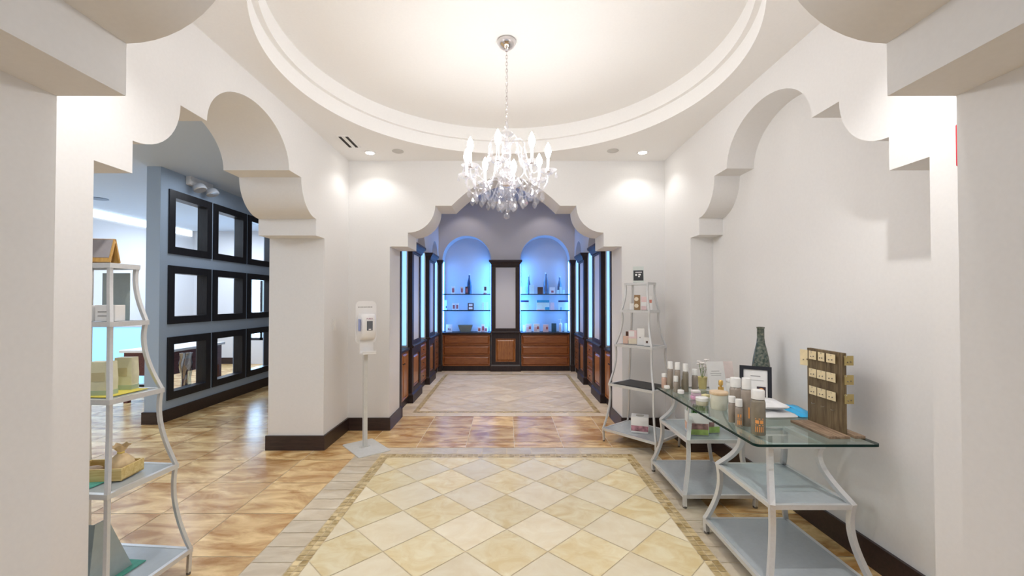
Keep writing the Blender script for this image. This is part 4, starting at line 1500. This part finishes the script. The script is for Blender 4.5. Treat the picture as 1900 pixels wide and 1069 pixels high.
RP = [('print', RED, -0.3, 0.2, 0.35, 0.75)]
niche_box('slim white carton with red print, alone at left on the upper left shelf', -1.155, ZU, 0.075, 0.165, WHITE, RP)
niche_box('slim white carton with red print left of the dark bottle pair', -0.966, ZU, 0.062, 0.16, WHITE, RP)
niche_box('slim red-printed carton right in front of the dark blue bottle', -0.861, ZU, 0.062, 0.16, CHOC, RP)
niche_bottle('dark blue long-necked bottle on the upper shelf of the left niche', -0.815, ZU, 0.444, 0.105, DBL, YB + 0.085)
niche_box('white carton with black top at right on the upper left shelf', -0.461, ZU, 0.07, 0.165, WHITE, [('print', CHOC, -0.3, 0.45, 0.4, 0.95), ('print', RED, -0.5, 0.02, 0.5, 0.12)])
niche_box('tall pale carton with blue spot at left on the lower left shelf', -1.315, ZL, 0.06, 0.215, MINT, [('print', NAVY, 0.1, 0.2, 0.45, 0.4)])
niche_box('white carton with red print, left of a pair on the lower left shelf', -1.140, ZL, 0.066, 0.148, WHITE, RP)
niche_box('white carton with red print, right of a pair on the lower left shelf', -1.066, ZL, 0.064, 0.148, WHITE, RP)
niche_box('black box with two white ovals on the lower left shelf', -0.774, ZL, 0.126, 0.152, CHOC, [('print', WHITE, -0.32, 0.56, 0.32, 0.88), ('print', WHITE, -0.32, 0.12, 0.32, 0.42)])
niche_box('pale mint tube, left of the two on the lower left shelf', -0.511, ZL, 0.052, 0.165, MINT)
niche_box('pale mint tube, right of the two on the lower left shelf', -0.430, ZL, 0.052, 0.165, MINT)
niche_box('white card sign with small print on the left niche counter', -1.240, ZB, 0.135, 0.165, WHITE, [('print', RED, -0.2, 0.25, 0.0, 0.5), ('print', INK, 0.05, 0.2, 0.25, 0.45)], d=0.01)
bk = thing('basket', 'grey woven basket with flaring sides on the left niche counter', 'basket', (-0.888, YB + 0.03, ZB), 0)
WICK = mat('grey_wicker', (0.26, 0.30, 0.28), 0.8, var=0.35, scale=120, bump=0.6)
v = []
for z, w, d in ((0, 0.21, 0.12), (0.145, 0.31, 0.18), (0.15, 0.325, 0.19), (0.15, 0.295, 0.165), (0.02, 0.20, 0.11)):
    v += [(-w / 2, -d / 2, z), (w / 2, -d / 2, z), (w / 2, d / 2, z), (-w / 2, d / 2, z)]
B().add(v, [(0, 3, 2, 1), (16, 17, 18, 19)] + [(k * 4 + i, k * 4 + (i + 1) % 4, k * 4 + 4 + (i + 1) % 4, k * 4 + 4 + i) for k in range(4) for i in range(4)]).build('wicker', WICK, bk)
niche_box('low pink-white box, left of the small pyramid on the left counter', -0.588, ZB, 0.072, 0.11, WHITE, RP)
niche_box('pink-white box in the middle and highest of the small pyramid', -0.512, ZB, 0.07, 0.165, PINKC, RP, y=YB + 0.06)
niche_box('low pink-white box, right of the small pyramid on the left counter', -0.445, ZB, 0.065, 0.108, WHITE, RP)
# right niche
niche_box('small white tube at the left end of the upper right shelf', 0.322, ZU, 0.04, 0.155, MINT)
niche_box('second small white tube on the upper right shelf', 0.378, ZU, 0.05, 0.163, MINT)
niche_bottle('steel blue bottle behind a tall white carton, leftmost of three', 0.482, ZU, 0.41, 0.085, SLV, YB + 0.11)
niche_box('tall white carton before the leftmost steel blue bottle', 0.545, ZU, 0.10, 0.195, MINT)
niche_box('square charcoal card box on the upper right shelf', 0.725, ZU, 0.115, 0.15, CHOC)
niche_bottle('steel blue bottle in the middle, tallest of three on the right shelf', 0.857, ZU, 0.47, 0.11, SLV, YB + 0.08)
niche_box('square white carton with pink print on the upper right shelf', 0.984, ZU, 0.115, 0.145, WHITE, [('print', RED, -0.2, 0.2, 0.25, 0.5)])
niche_bottle('steel blue bottle behind stacked white pots, rightmost of three', 1.158, ZU, 0.39, 0.095, SLV, YB + 0.11)
niche_box('white pot, left of the three at the right end', 1.108, ZU, 0.05, 0.088, MINT)
niche_box('white pot, middle and highest of the three at the right end', 1.167, ZU, 0.05, 0.155, MINT)
niche_box('white pot, right of the three at the right end', 1.225, ZU, 0.05, 0.088, MINT)
niche_box('white packet with dark violet header, leftmost on the lower right shelf', 0.388, ZL, 0.18, 0.21, MINT, [('header', NAVY, -0.5, 0.82, 0.5, 1.0)])
t = niche_box('pale hamper with teal header in the middle of lower right shelf', 0.785, ZL, 0.27, 0.215, MINT, [('header', TEAL, -0.5, 0.75, 0.5, 1.0), ('print', TEAL, 0.15, 0.02, 0.5, 0.3), ('print', PINKC, -0.5, 0.0, 0.1, 0.1)])
niche_box('slim pale pink carton right of the teal hamper', 0.985, ZL, 0.085, 0.16, PINKC)
niche_box('white packet with dark violet header, rightmost on the lower right shelf', 1.224, ZL, 0.22, 0.21, MINT, [('header', NAVY, -0.5, 0.82, 0.5, 1.0), ('print', TEAL, -0.28, 0.0, -0.2, 0.3)])
niche_box('thin white carton half behind the first pink-label box', 0.376, ZB, 0.045, 0.148, WHITE, y=YB + 0.06)
PK = [('print', RED, 0.05, 0.35, 0.4, 0.7), ('print', PINKC, -0.4, 0.1, 0.05, 0.6)]
niche_box('white box with pink label, leftmost of three on the right counter', 0.472, ZB, 0.125, 0.175, WHITE, PK)
niche_box('white box with pink label, middle of three on the right counter', 0.645, ZB, 0.125, 0.175, WHITE, PK)
niche_box('salmon box with pink label, rightmost of three on the right counter', 0.843, ZB, 0.115, 0.163, PINKC, PK)
niche_box('dark teal card box on the right counter', 1.019, ZB, 0.10, 0.185, mat('dark_teal_card', (0.03, 0.09, 0.13), 0.5))
t = thing('dispenser_bottle', 'white lotion bottle with pump head on the right niche counter', 'bottle', (1.165, YB, ZB), 0)
B().lathe([(0.0005, 0), (0.036, 0), (0.038, 0.01), (0.038, 0.17), (0.02, 0.19), (0.0005, 0.19)], 18, cap=False).build('body', WHITEP, t, 40)
B().lathe([(0.012, 0.19), (0.012, 0.21), (0.005, 0.212), (0.005, 0.26), (0.014, 0.262), (0.014, 0.275), (0.0005, 0.277)], 12, cap=False).box(-0.05, -0.008, 0.262, 0.0, 0.008, 0.274).build('pump', WHITEP, t, 40)
niche_box('slim white carton at the right end of the right counter', 1.272, ZB, 0.06, 0.19, MINT)

# ---------------------------------------------------------------- hand sanitizer stand
sn = thing('sanitizer_stand', 'white hand sanitizer dispenser on a slim floor stand by the left wall', 'sanitizer stand', (-1.425, 4.31, 0), math.radians(40))
PG = mat('stand_grey', (0.66, 0.66, 0.64), 0.4, 0.15)
B().prism(round_rect(-0.16, -0.235, 0.16, 0.235, 0.02), 'Z', 0, 0.008).build('base_plate', PG, sn)
B().cbox(-0.05, 0.01, 0.008, 0.05, 0.05, 0.016, 0.003).tube([(0, 0.03, 0.012), (0, 0.03, 0.97)], 0.019, square=True).build('pole', PG, sn)
b = B()
b.prism([(p[0], p[1]) for p in round_rect(-0.108, 1.06, 0.108, 1.49, 0.045)], 'Y', 0.012, 0.024)
bd = b.build('back_board', WHITEP, sn)
b = B()
xs = -0.085
for w in (0.02, 0.012, 0.024, 0.03, 0.014, 0.03, 0.022):
    b.box(xs, 0.0112, 1.425, xs + w - 0.003, 0.012, 1.433)
    xs += w
b.build('print', INK, bd)
# dispenser: softly bulging body
v, f = [], []
prof = [(1.095, 0.0, 0.6), (1.10, 0.055, 0.9), (1.13, 0.085, 1.0), (1.20, 0.095, 1.0), (1.28, 0.095, 1.0), (1.34, 0.085, 0.98), (1.357, 0.06, 0.93), (1.36, 0.0, 0.85)]
seg = 14
for z, dp, k in prof:
    for i in range(seg + 1):
        u = i / seg * 2 - 1
        v.append((0.088 * k * u, 0.012 - dp * (max(0.0, 1 - abs(u) ** 5)) ** 0.5, z))
row = seg + 1
f = [(j * row + i, j * row + i + 1, (j + 1) * row + i + 1, (j + 1) * row + i) for j in range(len(prof) - 1) for i in range(seg)]
dp = B().add(v, f).build('dispenser', WHITEP, sn, 60)
B().cbox(-0.030, -0.0858, 1.195, 0.030, -0.080, 1.290, 0.002).build('window', mat('smoked_window', (0.13, 0.14, 0.16), 0.15), dp)
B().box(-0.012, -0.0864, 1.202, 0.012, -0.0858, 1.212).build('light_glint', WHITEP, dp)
B().cbox(-0.0905, -0.06, 1.19, -0.086, -0.01, 1.31, 0.002).build('side_key', mat('violet_blue_key', (0.30, 0.36, 0.66), 0.3), dp)
text_mesh('PURELL', 0.021, 'logo', mat('plum_ink', (0.28, 0.02, 0.14), 0.5), dp, (0, -0.0862, 1.313), (PI / 2, 0, 0))
b = B().cbox(-0.07, -0.005, 0.985, 0.07, 0.012, 1.10, 0.004)
b.cbox(-0.07, -0.085, 0.955, 0.07, 0.012, 0.975, 0.006).cbox(-0.07, -0.085, 0.975, 0.07, -0.078, 0.99, 0.002)
b.box(-0.07, -0.005, 0.97, 0.07, 0.012, 0.99)
b.build('drip_tray', WHITEP, sn, 40)

# ---------------------------------------------------------------- wall fittings
t = thing('light_switch', 'white light switch plate on the left lobby wall', 'light switch', (-1.8295, 4.50, 1.24))
B().cbox(-0.0055, -0.04, -0.062, 0.0035, 0.04, 0.062, 0.002).build('plate', WHITEP, t)
B().cbox(0.0035, -0.016, -0.032, 0.007, 0.016, 0.032, 0.001).build('rocker', CAP, t)
t = thing('fire_alarm', 'red fire alarm strobe on the right wall beside the near arch', 'fire alarm', (1.835, 1.63, 2.12))
AR = mat('alarm_red', (0.70, 0.03, 0.05), 0.35)
B().cbox(-0.035, -0.06, -0.085, 0, 0.06, 0.085, 0.006).build('housing', AR, t, 40)
B().cbox(-0.055, -0.03, -0.018, -0.035, 0.03, 0.03, 0.005).build('strobe_lens', mat('strobe_clear', (0.82, 0.82, 0.84), 0.1), t, 40)
B().cbox(-0.04, -0.045, -0.11, 0, 0.045, -0.085, 0.004).build('lower_cover', WHITEP, t, 40)

# ---------------------------------------------------------------- side room furniture
t = thing('reception_desk', 'reception desk with blue backlit front and white top beyond the left arch', 'desk', (-6.79, 7.30, 0))
B().box(-0.55, 0.02, 0.04, 0.55, 0.55, 1.04).build('carcass', mat('desk_white', (0.7, 0.74, 0.8), 0.4), t)
B().box(-0.55, 0.04, 0, 0.55, 0.55, 0.04).build('kickboard', BLACKW, t)
B().box(-0.53, 0.0, 0.06, 0.53, 0.02, 1.03).build('backlit_panel', emit('backlit_blue', (0.30, 0.62, 1.0), 0.85), t)
B().cbox(-0.58, -0.03, 1.04, 0.58, 0.58, 1.08, 0.006).build('desk_top', WHITE, t)
t = thing('console_table', 'red-brown console table with white top behind the partition openings', 'console table', (-5.25, 6.75, 0))
REDW = wood('red_brown_wood', (0.07, 0.02, 0.02), (0.16, 0.05, 0.045), axis='Y')
B().cbox(-0.36, -0.62, 0.735, 0.36, 0.62, 0.775, 0.006).build('top', WHITE, t)
B().box(-0.32, -0.58, 0.40, 0.32, 0.58, 0.735).build('apron', REDW, t)
for sx in (-1, 1):
    for sy in (-1, 1):
        B().box(sx * 0.29 - 0.03, sy * 0.55 - 0.03, 0, sx * 0.29 + 0.03, sy * 0.55 + 0.03, 0.40).build('leg', REDW, t)
pv, pf = [], []
prof = [(0.045, 0.0), (0.055, 0.02), (0.050, 0.10), (0.062, 0.20), (0.072, 0.30), (0.060, 0.38), (0.068, 0.44), (0.058, 0.44), (0.05, 0.36)]
sg = 30
for i in range(sg):
    for k, (r, z) in enumerate(prof):
        a = 2 * PI * i / sg + z * 3
        q = 1 + 0.16 * math.sin(5 * (a - z * 3))
        pv.append((r * q * math.cos(a), r * q * math.sin(a), z))
K = len(prof)
for i in range(sg):
    j = (i + 1) % sg
    pf += [(i * K + k, j * K + k, j * K + k + 1, i * K + k + 1) for k in range(K - 1)]
o = B().add(pv, pf).build('glass_vase', clear('vase_glass', (0.80, 0.88, 0.92), 0.35, 0.05), None, 60, (-4.31, 5.70, 0.3505))
tag(o, 'twisted clear glass vase standing in the lower left partition opening', 'vase')
